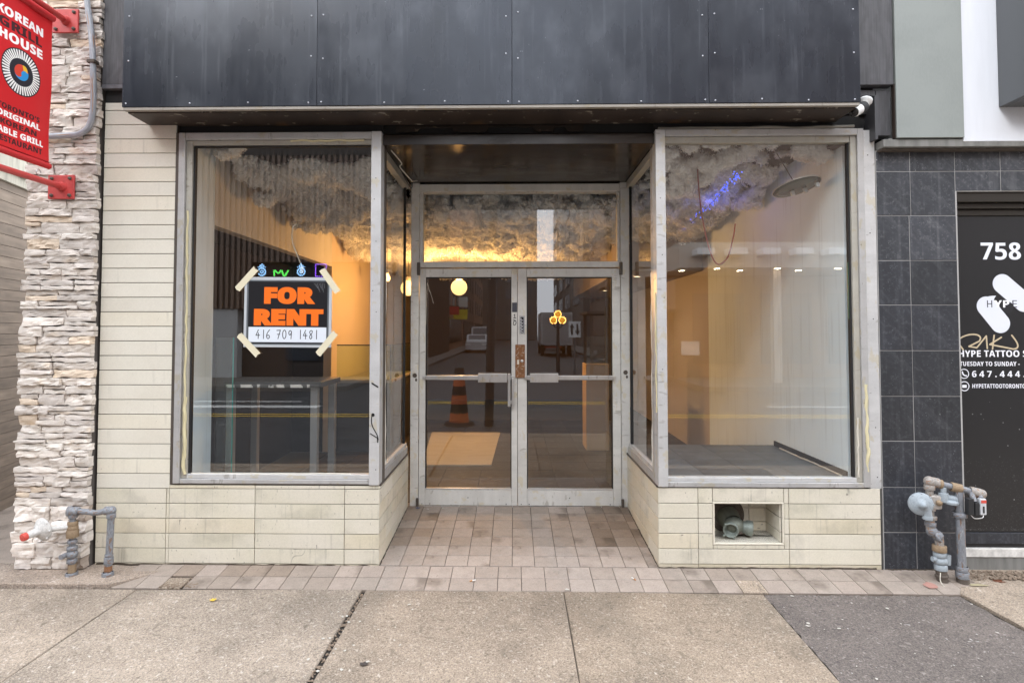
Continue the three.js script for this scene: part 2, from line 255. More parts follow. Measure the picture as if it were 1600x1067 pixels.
// ---------------------------------------------------------------- ground
const side = structure(group('sidewalk', scene), 'beige exposed aggregate concrete sidewalk of large slabs with open joints');
mesh('slab_bed', box(-9, 9, -0.2, -0.012, 0.31, 2.95), gapMat, side);
{
  const slab = (pts, m, drop = 0) => {
    const sh = new THREE.Shape(pts.map(([x, z]) => new THREE.Vector2(x, -z)));
    const g = new THREE.ExtrudeGeometry(sh, { depth: 0.06, bevelEnabled: true, bevelThickness: 0.004, bevelSize: 0.004, bevelSegments: 1 });
    g.rotateX(-Math.PI / 2).translate(0, -0.064 + drop, 0); mesh('slab', uvs(g), m, side);
  };
  const g = 0.006;
  slab([[-9, 0.335], [-5.2, 0.335], [-5.2, 2.94], [-9, 2.94]], conc[1]);
  slab([[-5.18, 0.33], [-2.435 - g, 0.325], [-2.447 - g, 2.94], [-5.18, 2.94]], conc[0], 0.002);
  slab([[-2.435 + g, 0.325], [-0.985, 0.3], [-0.985 - 0.016, 2.94], [-2.447 + g, 2.94]], conc[1]);
  slab([[-0.95, 0.295], [0.318 - g, 0.295], [0.3 - g, 2.94], [-0.962, 2.94]], conc[2], -0.001);
  slab([[0.318 + g, 0.297], [1.575, 0.325], [1.49, 2.94], [0.3 + g, 2.94]], conc[3]);
  slab([[3.12, -0.06], [2.83, 0.3], [3.02, 2.94], [9, 2.94], [9, -0.06]], conc[4], 0.012);
  const ap = structure(mesh('asphalt_patch', (() => {
    const r = rng(5), P = [[1.585, 0.318]], E = [[2.805, 0.318], [3.005, 2.94], [1.497, 2.94]];
    let a = P[0]; const out = [];
    for (const b of [...E, P[0]]) { for (let k = 0; k < 60; k++) { const t = k / 60; out.push([a[0] + (b[0] - a[0]) * t + rr(-0.011, 0.009, r), a[1] + (b[1] - a[1]) * t + rr(-0.009, 0.009, r)]); } a = b; }
    const g2 = new THREE.ExtrudeGeometry(new THREE.Shape(out.map(([x, z]) => new THREE.Vector2(x, -z))), { depth: 0.05, bevelEnabled: false });
    return uvs(g2.rotateX(-Math.PI / 2).translate(0, -0.053, 0));
  })(), patchMat), 'dark rough asphalt patch flecked with pale chips set into the concrete sidewalk');
}
// the tiled strip along the front and the ramp of the doorway: 18 cm tiles
const strip = structure(group('tiled_paving', scene), 'pinkish brown square paving tiles in the doorway and along the shop front');
{
  const P = 0.157, r = rng(21);
  const bedS = new THREE.BufferGeometry();
  const yAt = (z) => z > 0 ? 0.036 - z * 0.11 : 0.036 - z * 0.075;
  bedS.setAttribute('position', new THREE.Float32BufferAttribute([-2.63, yAt(0.32) - 0.009, 0.32, 2.83, yAt(0.32) - 0.009, 0.32, 3.1, yAt(0) - 0.007, 0, -2.34, yAt(0) - 0.007, 0, 3.1, yAt(0) - 0.006, -0.02, -2.34, yAt(0) - 0.006, -0.02, 1.06, yAt(-0.02) - 0.007, -0.02, -1, yAt(-0.02) - 0.007, -0.02, 1.06, yAt(-1.2) - 0.007, -1.2, -1, yAt(-1.2) - 0.007, -1.2], 3));
  bedS.setIndex([0, 1, 2, 0, 2, 3, 3, 2, 4, 3, 4, 5, 7, 6, 8, 7, 8, 9]); bedS.computeVertexNormals();
  mesh('paving_bed', uvs(bedS), std({ color: lin(0.075, 0.055, 0.042), roughness: 1 }), strip);
  const lay = (x0, x1, z0, z1, m) => {
    const t = mesh('tile', tileGeo(x1 - x0 - 0.0035, z1 - z0 - 0.0035, 0.012, 0.0015, Math.floor(r() * 24)), m, strip), zm = (z0 + z1) / 2;
    t.rotation.x = -Math.PI / 2 + (zm > 0 ? 0.11 : 0.075) + rr(-0.003, 0.003, r); t.rotation.y = rr(-0.004, 0.004, r); t.position.set((x0 + x1) / 2, yAt(zm) - 0.006 + rr(-0.0012, 0.0012, r), zm);
  };
  for (let k = 0; k < 36; k++) for (let q = 0; q < 2; q++) {
    const x0 = -2.62 + k * P, z0 = 0.005 + q * 0.15; if (x0 > 2.82 - q * 0.02 + 0.25) continue;
    if ((k === 2 && q === 1) || (k === 26 && q === 1)) { lay(x0, x0 + P * (k === 2 ? 0.9 : 1), z0 + (k === 2 ? 0.02 : 0), z0 + 0.15, conc[k === 26 ? 4 : 3]); continue; }
    lay(x0, x0 + P, z0, z0 + 0.15, x0 > -1 && x0 < 0.9 ? pick(paversLight, r) : x0 < -1.6 && r() < 0.3 ? paversDirty[2] : pick(pavers, r));
  }
  for (let q = 0; q < 8; q++) for (let k = 0; k < 13; k++) {
    const x0 = -0.955 + k * P, z1 = 0.0 - q * P; let x1 = Math.min(x0 + P, 1.03); if (x1 - x0 < 0.02) continue;
    const edge = k > 9 || (k < 2 && q > 1), front = q < 2;
    lay(x0, x1, Math.max(z1 - P, -1.17), z1, front ? pick(paversLight, r) : k > 9 ? pick(paversDirty, r) : edge && r() < 0.6 ? paversDirty[2] : pick(pavers, r));
  }
  // broken spot by the left end of the strip and the grey cement skirt under the stone pier
  mesh('cement_skirt', (() => { const g = new THREE.ExtrudeGeometry(new THREE.Shape([[-9, 0.3], [-2.63, 0.3], [-2.32, 0], [-2.62, -0.02], [-9, -0.02]].map(([x, z]) => new THREE.Vector2(x, -z))), { depth: 0.04, bevelEnabled: true, bevelThickness: 0.004, bevelSize: 0.003, bevelSegments: 1 }); return uvs(g.rotateX(-Math.PI / 2).translate(0, -0.018, 0)); })(), tones(conc[0], [[1.12, 1.1, 1.12]])[0], strip);
  mesh('recess_paving', box(-9, -3.3, -0.05, 0.004, -3, -0.02), pavers[3], strip);
}
structure(mesh('road', uvs(new THREE.PlaneGeometry(160, 180).rotateX(-Math.PI / 2).translate(0, -0.13, 92.9)), roadMat), 'grey asphalt street crossing in front of the shop', 'road');
structure(mesh('kerb', rbox(-60, 60, -0.25, 0.005, 2.955, 3.12, 0.015), conc[0]), 'pale concrete kerb along the near edge of the street', 'kerb');
const lineY = plain(0.55, 0.36, 0.06, 0.8), lineW = plain(0.6, 0.6, 0.58, 0.8);
structure(mesh('road_marking', [box(-60, 60, -0.126, -0.1225, 7.9, 8.02), box(-60, 60, -0.126, -0.1225, 8.2, 8.32)], lineY), 'double yellow centre line along the street', 'road marking');
structure(mesh('road_marking', [box(-40, -5.4, -0.126, -0.1225, 10.4, 10.55), box(-8.4, -4.6, -0.126, -0.1225, 9.3, 9.7), box(6, 40, -0.126, -0.1225, 9.6, 9.74)], lineW), 'white edge lines and stop bar along the far lane', 'road marking');

// ---------------------------------------------------------------- the shop
const shop = thing('shop_building', 'vacant shop with cream tiles, two display windows and recessed double doors under black sign', 'shop building');
const RT = rng(33);
function tileRows(parent, x0, x1, ys, joints, place, mats, holes = []) {     // place(x, y) puts a tile centre on the wall
  for (let k = 0; k + 1 < ys.length; k++) {
    let cuts = [x0, ...joints(k).filter((x) => x > x0 + 0.02 && x < x1 - 0.02), x1];
    for (let i = 0; i + 1 < cuts.length; i++) {
      let pieces = [[cuts[i], cuts[i + 1], ys[k], ys[k + 1]]];
      for (const [a, b, c, d] of holes) pieces = pieces.flatMap(([p, q, s, t]) => q <= a || p >= b || t <= c || s >= d ? [[p, q, s, t]] : [[p, Math.min(q, a), s, t], [Math.max(p, b), q, s, t], [Math.max(p, a), Math.min(q, b), s, Math.min(t, c)], [Math.max(p, a), Math.min(q, b), Math.max(s, d), t]].filter(([p2, q2, s2, t2]) => q2 - p2 > 0.012 && t2 - s2 > 0.012));
      for (const [p, q, s, t] of pieces) place(mesh('tile', tileGeo(q - p - 0.004, t - s - 0.005, 0.012, 0.0015, Math.floor(RT() * 16)), pick(mats === cream && t < 0.6 ? (t < 0.07 ? creamBase : creamLow) : mats, RT), parent), (p + q) / 2, (s + t) / 2);
    }
  }
}
const J = 0.1035, rowsTo = (top, y0 = 0.043) => { const a = [0.02]; for (let y = y0; y < top - 0.01; y += J) a.push(y); a.push(top); return a; };
const put = (z) => (m, x, y) => { m.position.set(x, y, z + rr(-0.0006, 0.0006, RT)); m.rotation.y = rr(-0.0012, 0.0012, RT); };
{ // left pier with long cream tiles
  const wall = mesh('pier_wall', box(-2.945, -2.425, -0.1, 4.6, -0.3, -0.007), grout, shop);
  tileRows(wall, -2.945, -2.422, rowsTo(3.31), (k) => k < 6 ? [-2.445] : [], put(0), cream);
  const knee = mesh('left_knee_wall'.replace('left_', ''), box(-2.424, -0.952, -0.1, 0.575, -0.3, -0.007), grout, shop);
  tileRows(knee, -2.424, -0.94, rowsTo(0.586), (k) => [-1.816, -1.185], put(0), cream);
  const ret = mesh('knee_wall', box(-0.98, -0.952, -0.1, 0.574, -1.1, -0.012), grout, shop);
  tileRows(ret, 0.008, 1.1, rowsTo(0.578), (k) => k % 2 ? [0.42] : [0.2, 0.82], (m, x, y) => { m.rotation.y = Math.PI / 2; m.position.set(-0.946, y, -x); }, cream);
}
const NICHE = [1.385, 1.85, 0.207, 0.475];
{
  const knee = mesh('knee_wall', [box(1.02, NICHE[0], -0.1, 0.575, -0.3, -0.007), box(NICHE[1], 2.52, -0.1, 0.575, -0.3, -0.007), box(NICHE[0], NICHE[1], -0.1, NICHE[2], -0.3, -0.007), box(NICHE[0], NICHE[1], NICHE[3], 0.575, -0.3, -0.007)], grout, shop);
  tileRows(knee, 0.998, 2.522, rowsTo(0.582, 0.062), () => [1.273, 1.896], put(0), cream, [[NICHE[0] - 0.012, NICHE[1] + 0.012, NICHE[2] - 0.012, NICHE[3] + 0.012]]);
  const ret = mesh('knee_wall', box(1.012, 1.04, -0.1, 0.574, -1.1, -0.012), grout, shop);
  tileRows(ret, 0.008, 1.1, rowsTo(0.578, 0.055), (k) => k % 2 ? [0.3, 0.9] : [0.6], (m, x, y) => { m.rotation.y = -Math.PI / 2; m.position.set(1.006, y, -x); }, cream);
  // tiled niche
  const n = mesh('niche', [box(NICHE[0] - 0.02, NICHE[1] + 0.02, NICHE[2] - 0.02, NICHE[3] + 0.02, -0.262, -0.25), box(NICHE[0] - 0.02, NICHE[0], NICHE[2] - 0.02, NICHE[3], -0.25, -0.012), box(NICHE[1], NICHE[1] + 0.02, NICHE[2] - 0.02, NICHE[3], -0.25, -0.012), box(NICHE[0] - 0.02, NICHE[1] + 0.02, NICHE[3], NICHE[3] + 0.02, -0.25, -0.012), box(NICHE[0], NICHE[1], NICHE[2] - 0.02, NICHE[2], -0.25, -0.012)], cream[1], shop);
  const ny = [NICHE[2], 0.275, 0.376, NICHE[3]];
  tileRows(n, NICHE[0], NICHE[1], ny, () => [1.72], (m, x, y) => m.position.set(x, y, -0.246), cream);
  for (const [X, s] of [[NICHE[0] + 0.003, 1], [NICHE[1] - 0.003, -1]]) tileRows(n, 0.012, 0.25, ny, () => [], (m, x, y) => { m.rotation.y = s * Math.PI / 2; m.position.set(X, y, -x); }, cream);
  const tr = cream[2], [a, b, c, d] = NICHE;
  mesh('niche_trim', [rbox(a - 0.012, b + 0.012, c - 0.012, c, -0.03, 0.009), rbox(a - 0.012, b + 0.012, d, d + 0.012, -0.03, 0.009), rbox(a - 0.012, a, c + 0.0005, d - 0.0005, -0.03, 0.009), rbox(b, b + 0.012, c + 0.0005, d - 0.0005, -0.03, 0.009)], tr, n);
}
// display windows: outer frame, inner stops, pane
function bead(pts, r, seed, mat, parent, name = 'caulk') {       // an uneven bead of sealant
  const q = rng(seed), P = []; for (let i = 0; i + 1 < pts.length; i++) for (let k = 0; k < 14; k++) { const t = k / 14; P.push(pts[i].map((a, j) => a + (pts[i + 1][j] - a) * t + rr(-r * 0.5, r * 0.5, q))); }
  const g = tube(P, r, P.length * 2, 5), p = g.attributes.position, v = new THREE.Vector3(), c = new THREE.Vector3();
  for (let i = 0; i < p.count; i++) { const k = 0.35 + 1.2 * n3(p.getX(i) * 38, p.getY(i) * 38, p.getZ(i) * 38, seed); const ring = Math.floor(i / 6), t = ring / (P.length * 2); const j = Math.min(P.length - 1, Math.round(t * (P.length - 1))); c.set(...P[j]); v.fromBufferAttribute(p, i); const along = v.clone().sub(c); p.setXYZ(i, v.x + along.x * (k - 1) * 0.5, v.y, v.z + along.z * (k - 1) * 0.7); }
  g.computeVertexNormals(); return mesh(name, uvs(g), mat, parent);
}
function dots(list, r, mat, parent, name, dir = [0, 0, 1]) { for (const p of list) { const m = mesh(name, dotGeo(r, dir), mat, parent); m.position.set(...p); } }
const dg = new Map(); function dotGeo(r, dir) { const k = r + dir.join(); if (!dg.has(k)) dg.set(k, lathe([[0, 0.55 * r], [0.55 * r, 0.45 * r], [0.9 * r, 0.15 * r], [r, -0.2 * r]], [0, 0, 0], dir, 8)); return dg.get(k); }
{
  const w = group('display_window', shop);
  const x0 = -2.428, x1 = -0.942, y0 = 0.588, y1 = 3.085;
  mesh('frame_edge', [rbox(x0, x0 + 0.03, y0, y1 + 0.002, -0.1, 0.004), rbox(x0 + 0.03, x1 - 0.03, y0, y0 + 0.008, -0.1, 0.006)], bronze, w);
  mesh('stile', rbox(x0 + 0.03, x0 + 0.076, y0 + 0.009, y1, -0.1, 0.016, 0.004, true), alu, w);
  mesh('stile', rbox(-1.014, x1, y0 + 0.002, y1 + 0.003, -0.085, 0.016, 0.004, true), aluBright, w);
  mesh('top_rail', rbox(x0 + 0.077, -1.0145, 3.034, y1, -0.1, 0.014, 0.004), alu, w);
  mesh('bottom_rail', rbox(x0 + 0.077, -1.0145, y0 + 0.009, 0.628, -0.1, 0.013, 0.004), alu, w);
  mesh('stop', rbox(x0 + 0.0765, -2.308, 0.629, 3.033, -0.06, -0.004, 0.003, true), aluWarm, w);
  mesh('stop', rbox(-2.3075, -1.015, 0.629, 0.66, -0.06, -0.001, 0.003), aluBright, w);
  mesh('stop', rbox(-2.3075, -1.015, 3.0, 3.033, -0.06, -0.006, 0.003), aluWarm, w);
  mesh('gasket', [box(-2.3078, -2.296, 0.661, 2.999, -0.05, -0.02), box(-2.2955, -1.0155, 2.99, 2.9995, -0.05, -0.02)], rubber, w);
  mesh('pane', new THREE.PlaneGeometry(1.284, 2.34).translate(-1.656, 1.828, -0.035), glassMat, w);
  bead([[-2.335, 0.68, -0.003], [-2.33, 1.6, -0.003], [-2.335, 2.6, -0.003]], 0.008, 3, caulkMat, w);
  bead([[-2.325, 0.66, 0.0], [-2.325, 1.25, 0.0]], 0.013, 4, caulkMat, w);
  bead([[-1.6, 3.028, -0.004], [-1.03, 3.026, -0.002]], 0.007, 6, caulkMat, w);
  bead([[-2.28, 0.662, -0.01], [-1.05, 0.663, -0.01]], 0.004, 8, caulkWhite, w);
  dots([[-0.99, 2.6, 0.016], [-0.975, 2.3, 0.016], [-0.995, 1.95, 0.016], [-0.98, 2.75, 0.016], [-0.97, 1.8, 0.016], [-0.965, 0.7, 0.016]], 0.004, rubber, w, 'screw');
}
{
  const w = group('display_window', shop);
  const x0 = 0.996, x1 = 2.535, y0 = 0.588, y1 = 3.088;
  mesh('stile', rbox(x0 + 0.004, 1.068, y0, y1, -0.085, 0.016, 0.004, true), aluBright, w);
  mesh('stile', [rbox(2.41, 2.455, y0 + 0.002, y1, -0.1, 0.013, 0.004, true)], alu, w);
  mesh('frame_edge', rbox(2.4555, x1, 0.58, y1 - 0.01, -0.1, 0.004, 0.004, true), aluBright, w);
  mesh('top_rail', rbox(1.0685, 2.4095, 3.04, y1, -0.1, 0.014, 0.004), alu, w);
  mesh('bottom_rail', rbox(1.0685, 2.4095, y0, 0.622, -0.1, 0.013, 0.004), alu, w);
  mesh('stop', rbox(2.368, 2.4095, 0.623, 3.039, -0.06, -0.002, 0.003, true), aluWarm, w);
  mesh('stop', rbox(1.0685, 2.3675, 0.623, 0.652, -0.06, 0.0, 0.003), aluBright, w);
  mesh('stop', rbox(1.0685, 2.3675, 2.995, 3.039, -0.06, -0.006, 0.003), aluWarm, w);
  mesh('gasket', box(2.356, 2.3678, 0.653, 2.994, -0.05, -0.02), rubber, w);
  mesh('pane', new THREE.PlaneGeometry(1.292, 2.344).translate(1.713, 1.8235, -0.035), glassMat, w);
  mesh('glass_edge', box(2.3525, 2.3555, 1.75, 2.15, -0.045, -0.03), plain(0.02, 0.1, 0.085, 0.3), w);
  bead([[2.44, 0.7, 0.012], [2.435, 1.35, 0.012]], 0.012, 13, caulkMat, w);
  bead([[2.38, 0.66, 0.0], [2.38, 1.1, 0.0]], 0.006, 14, caulkWhite, w);
  bead([[0.999, 1.1, -0.01], [0.998, 2.0, -0.01]], 0.007, 15, caulkMat, w);
  bead([[1.02, 3.1, 0.0], [2.5, 3.1, 0.0]], 0.012, 16, tones(caulkWhite, [0.45])[0], w);
  dots([[2.5, 1.0, 0.005], [2.5, 1.75, 0.005], [2.49, 2.35, 0.005], [2.485, 2.9, 0.005], [2.505, 0.66, 0.005], [1.04, 2.2, 0.016], [1.03, 2.6, 0.016], [1.035, 1.4, 0.016], [1.05, 1.9, 0.016]], 0.004, rubber, w, 'screw');
}
// side windows of the entrance recess
for (const [X, s] of [[-0.945, 1], [1.006, -1]]) {
  const w = group('side_window', shop), q = (a, b, y0, y1, z0, z1, r, up) => rbox(X + Math.min(s * a, s * b), X + Math.max(s * a, s * b), y0, y1, z0, z1, r, up);
  mesh('post', q(-0.052, 0.006, 0.59, 3.0, -0.155, -0.088, 0.003, true), s > 0 ? bronze : alu, w);
  mesh('top_rail', q(-0.05, 0.005, 2.935, 2.995, -1.05, -0.156, 0.003), aluWarm, w);
  mesh('bottom_rail', q(-0.05, 0.006, 0.592, 0.655, -1.05, -0.156, 0.003), alu, w);
  mesh('stop', q(-0.03, -0.0, 0.656, 0.685, -1.04, -0.157, 0.002), aluBright, w);
  mesh('gasket', q(-0.03, -0.008, 0.686, 2.934, -1.0, -0.99, 0.001), rubber, w);
  mesh('sill', q(-0.05, 0.012, 0.578, 0.591, -1.09, -0.02, 0.002), bronze, w);
  mesh('pane', new THREE.PlaneGeometry(0.835, 2.25).rotateY(s * Math.PI / 2).translate(X - s * 0.02, 1.81, -0.573), glassMat, w);
  bead([[X + s * 0.004, 0.7, -0.158], [X + s * 0.004, 2.2, -0.158]], 0.005, 40 + s, caulkWhite, w);
}
const grimeMat = std({ color: lin(0.06, 0.045, 0.033), roughness: 1 });
for (const [i, [a, b]] of [[[-2.93, 0.034, 0.006], [-0.95, 0.034, 0.006]], [[-0.938, 0.034, 0.0], [-0.938, 0.114, -1.06]], [[0.998, 0.034, 0.0], [0.998, 0.114, -1.06]], [[1.0, 0.036, 0.006], [2.52, 0.04, 0.006]], [[2.54, 0.034, 0.008], [3.08, 0.034, 0.008]]].entries()) bead([a, [0, 1, 2].map((k) => a[k] * 0.66 + b[k] * 0.34), [0, 1, 2].map((k) => a[k] * 0.33 + b[k] * 0.67), b], 0.006, 500 + i, grimeMat, shop, 'grime_line');
// entrance: posts, head, transom, two doors
const DZ = -1.1;
const entry = group('door_frame', shop);
mesh('post', rbox(-0.925, -0.852, 0.1, 3.0, DZ - 0.12, DZ + 0.012, 0.004, true), doorPaint, entry);
mesh('post', rbox(0.953, 1.03, 0.1, 3.0, DZ - 0.12, DZ + 0.012, 0.004, true), doorPaint, entry);
mesh('stop', rbox(-0.8515, -0.82, 2.29, 2.92, DZ - 0.08, DZ - 0.012, 0.003, true), doorPaint, entry);
mesh('stop', rbox(0.93, 0.9525, 2.29, 2.92, DZ - 0.08, DZ - 0.012, 0.003, true), doorPaint, entry);
mesh('head_rail', rbox(-0.8515, 0.9525, 2.923, 2.99, DZ - 0.12, DZ + 0.008, 0.004), doorPaint, entry);
mesh('transom_rail', rbox(-0.8515, 0.9525, 2.236, 2.288, DZ - 0.12, DZ + 0.009, 0.004), doorPaint, entry);
mesh('threshold', rbox(-0.852, 0.953, 0.098, 0.118, DZ - 0.12, DZ + 0.01, 0.003), steel, entry);
mesh('transom_pane', new THREE.PlaneGeometry(1.75, 0.634).translate(0.055, 2.6055, DZ - 0.045), glassMat, entry);
mesh('hinge', rbox(-0.868, -0.84, 2.165, 2.28, DZ + 0.0125, DZ + 0.032, 0.004), bronze, entry);
mesh('hinge', rbox(0.94, 0.968, 2.165, 2.28, DZ + 0.0125, DZ + 0.032, 0.004), bronze, entry);
mesh('hinge', rbox(-0.868, -0.845, 0.12, 0.19, DZ + 0.0125, DZ + 0.035, 0.004), oldIron, entry);
mesh('hinge', rbox(0.945, 0.968, 0.12, 0.19, DZ + 0.0125, DZ + 0.035, 0.004), oldIron, entry);
function door(x0, x1, g0, g1, pull) {
  const d = group('door', shop), z0 = DZ - 0.05, z1 = DZ;
  mesh('stile', rbox(x0, g0, 0.122, 2.225, z0, z1, 0.003, true), doorPaint, d);
  mesh('stile', rbox(g1, x1, 0.122, 2.225, z0, z1, 0.003, true), doorPaint, d);
  mesh('top_rail', rbox(g0 + 0.0005, g1 - 0.0005, 2.15, 2.225, z0, z1 - 0.0015, 0.003), doorPaint, d);
  mesh('bottom_rail', rbox(g0 + 0.0005, g1 - 0.0005, 0.122, 0.255, z0, z1 - 0.0015, 0.003), doorPaint, d);
  mesh('glazing_bead', [rbox(g0 + 0.0005, g1 - 0.0005, 0.2555, 0.27, z0 + 0.01, z1 - 0.006, 0.002)], steel, d);
  mesh('glazing_bead', [box(g0 + 0.0003, g0 + 0.008, 0.2705, 2.149, z0 + 0.01, z1 - 0.008), box(g1 - 0.008, g1 - 0.0003, 0.2705, 2.149, z0 + 0.01, z1 - 0.008), box(g0 + 0.0085, g1 - 0.0085, 2.141, 2.1492, z0 + 0.01, z1 - 0.008)], rubber, d);
  mesh('pane', new THREE.PlaneGeometry(g1 - g0 - 0.01, 1.875).translate((g0 + g1) / 2, 1.2075, z0 + 0.02), glassMat, d);
  mesh('push_bar', rbox(g0 + 0.001, g1 - 0.001, 1.232, 1.272, z1 + 0.012, z1 + 0.03, 0.005), steel, d);
  const [pa, pb] = pull; mesh('push_plate', rbox(pa, pb, 1.212, 1.292, z1 + 0.031, z1 + 0.048, 0.004), steel, d);
  mesh('bar_bracket', [rbox(g0 - 0.02, g0 + 0.001, 1.238, 1.266, z1 + 0.0005, z1 + 0.029), rbox(g1 - 0.001, g1 + 0.02, 1.238, 1.266, z1 + 0.0005, z1 + 0.029)], steel, d);
  dots([[(x0 + x1) / 2, 0.19, z1], [x0 + 0.1, 0.135, z1], [x1 - 0.1, 0.135, z1], [x0 + 0.03, 0.135, z1]], 0.005, rubber, d, 'screw');
  return d;
}
const dl = door(-0.848, 0.03, -0.792, -0.022, [-0.318, -0.06]), dr = door(0.034, 0.95, 0.115, 0.878, [0.142, 0.392]);
mesh('pull_handle', [rbox(-0.055, -0.03, 1.0, 1.29, DZ + 0.03, DZ + 0.055, 0.004, true), rbox(-0.02, 0.002, 1.0, 1.25, DZ + 0.02, DZ + 0.045, 0.004, true), rbox(-0.054, 0.001, 1.02, 1.05, DZ + 0.001, DZ + 0.029)], steel, dl);
mesh('lock_plate', rbox(0.012, 0.098, 1.25, 1.545, DZ + 0.001, DZ + 0.016, 0.004), rust, dr);
mesh('lock_cylinder', lathe([[0, 0.014], [0.011, 0.013], [0.013, 0.006], [0.013, 0]], [0.072, 1.4, DZ + 0.016], [0, 0, 1], 16), steel, dr);
mesh('lock_label', rbox(0.028, 0.046, 1.37, 1.41, DZ + 0.0165, DZ + 0.0175, 0.0004), caulkWhite, dr);
mesh('door_number', rbox(-0.016, 0.028, 1.835, 1.92, DZ + 0.0005, DZ + 0.005, 0.002), plain(0.05, 0.055, 0.075, 0.4), dl);
bead([[-0.79, 1.72, DZ + 0.002], [-0.78, 2.1, DZ + 0.002], [-0.72, 1.9, DZ - 0.02]], 0.002, 61, caulkWhite, dl, 'loose_wire');
function print(w, h, k, draw, alpha) {                          // printed or handwritten marks
  const c = document.createElement('canvas'); c.width = Math.round(w * k); c.height = Math.round(h * k); const g = c.getContext('2d'); g.scale(k, k); draw(g);
  const t = new THREE.CanvasTexture(c); t.colorSpace = THREE.SRGBColorSpace; t.anisotropy = 8; return t;
}
function decal(name, w, h, k, draw, pos, parent, rot = [0, 0, 0]) {
  const m = mesh(name, new THREE.PlaneGeometry(w, h), std({ map: print(w, h, k, draw), transparent: true, alphaTest: 0.5, roughness: 0.6 }), parent); m.position.set(...pos); m.rotation.set(...rot); return m;
}
decal('handwritten_mark', 0.05, 0.12, 1600, (g) => { g.strokeStyle = '#111'; g.lineWidth = 0.006; g.lineCap = 'round'; g.beginPath(); g.moveTo(0.018, 0.01); g.lineTo(0.024, 0.006); g.lineTo(0.024, 0.035); g.moveTo(0.014, 0.037); g.lineTo(0.034, 0.037); g.stroke(); g.beginPath(); g.ellipse(0.024, 0.082, 0.012, 0.02, 0.2, 0, 7); g.moveTo(0.03, 0.06); g.lineTo(0.012, 0.055); g.stroke(); }, [0.008, 1.76, DZ + 0.002], dl);
decal('sticker', 0.045, 0.16, 1600, (g) => { g.fillStyle = '#15161a'; g.fillRect(0, 0, 0.045, 0.16); g.strokeStyle = '#e6e6ea'; g.lineWidth = 0.004; g.strokeRect(0.005, 0.005, 0.035, 0.15); for (let i = 0; i < 5; i++) { g.beginPath(); g.arc(0.022, 0.03 + i * 0.026, 0.009, 0.4, 4.4 + i * 0.3); g.stroke(); } }, [0.073, 1.72, DZ + 0.002], dr);
decal('graffiti', 0.075, 0.5, 900, (g) => { g.strokeStyle = '#0c0c0e'; g.lineCap = 'round'; g.lineWidth = 0.011; g.beginPath(); g.moveTo(0.02, 0.05); g.lineTo(0.06, 0.075); g.stroke(); g.beginPath(); g.arc(0.028, 0.27, 0.012, 0, 7); g.fill(); g.lineWidth = 0.007; g.beginPath(); g.moveTo(0.022, 0.27); g.bezierCurveTo(0.0, 0.36, 0.06, 0.38, 0.066, 0.44); g.moveTo(0.01, 0.4); g.lineTo(0.06, 0.43); g.lineTo(0.062, 0.46); g.stroke(); }, [-0.977, 1.1, 0.0185], shop.getObjectByName('display_window'));
for (const [x, y] of [[-0.885, 1.27], [0.99, 1.3]]) mesh('lock_hole', [lathe([[0.016, 0], [0.02, 0.004], [0.012, 0.006], [0, 0.002]], [x, y, DZ + 0.0125], [0, 0, 1], 10), ball(x + 0.012, y - 0.04, DZ + 0.013, 0.01, 1, 1.4, 0.3, 8)], oldIron, entry);
mesh('loose_wire', tube([[-0.9, 2.99, -0.12], [-0.86, 2.95, -0.3], [-0.9, 2.96, -0.45], [-0.84, 2.9, -0.62], [-0.87, 2.94, -0.8], [-0.85, 2.985, -0.95]], 0.0045, 50, 6), caulkWhite, shop);
mesh('loose_wire', tube([[-0.91, 2.985, -0.2], [-0.89, 2.93, -0.4], [-0.86, 2.86, -0.7], [-0.88, 2.97, -0.9]], 0.0035, 40, 6), rubber, shop);
// header gap, soffit, sign board
mesh('header', [box(-2.94, 2.545, 3.2, 4.7, -0.3, -0.02), box(-2.42, -0.94, 3.087, 3.2, -0.3, -0.03), box(1.0, 2.45, 3.09, 3.2, -0.3, -0.03), box(-0.94, 1.0, 3.09, 3.2, -0.3, -0.06)], blackMat, shop);
mesh('soffit', rbox(-0.94, 1.0, 3.0, 3.075, DZ - 0.1, -0.025, 0.003), soffitMat, shop);
{ // torn strip of old board above the doorway
  const r = rng(77), tops = []; const sh = new THREE.Shape(); sh.moveTo(-0.85, 3.14);
  for (let k = 0; k <= 60; k++) { const x = -0.85 + k * 0.0225; sh.lineTo(x, 3.14 - (n3(k * 0.19, 2, 1, 5) > 0.42 ? 0.045 : 0.012) + rr(-0.006, 0.006, r)); }
  sh.lineTo(0.5, 3.14); mesh('torn_board', uvs(new THREE.ExtrudeGeometry(sh, { depth: 0.015, bevelEnabled: false }).translate(0, 0, -0.045)), std({ color: lin(0.3, 0.25, 0.2), roughness: 0.95, map: brownTex }), shop);
}
const sign = group('sign_board', shop);
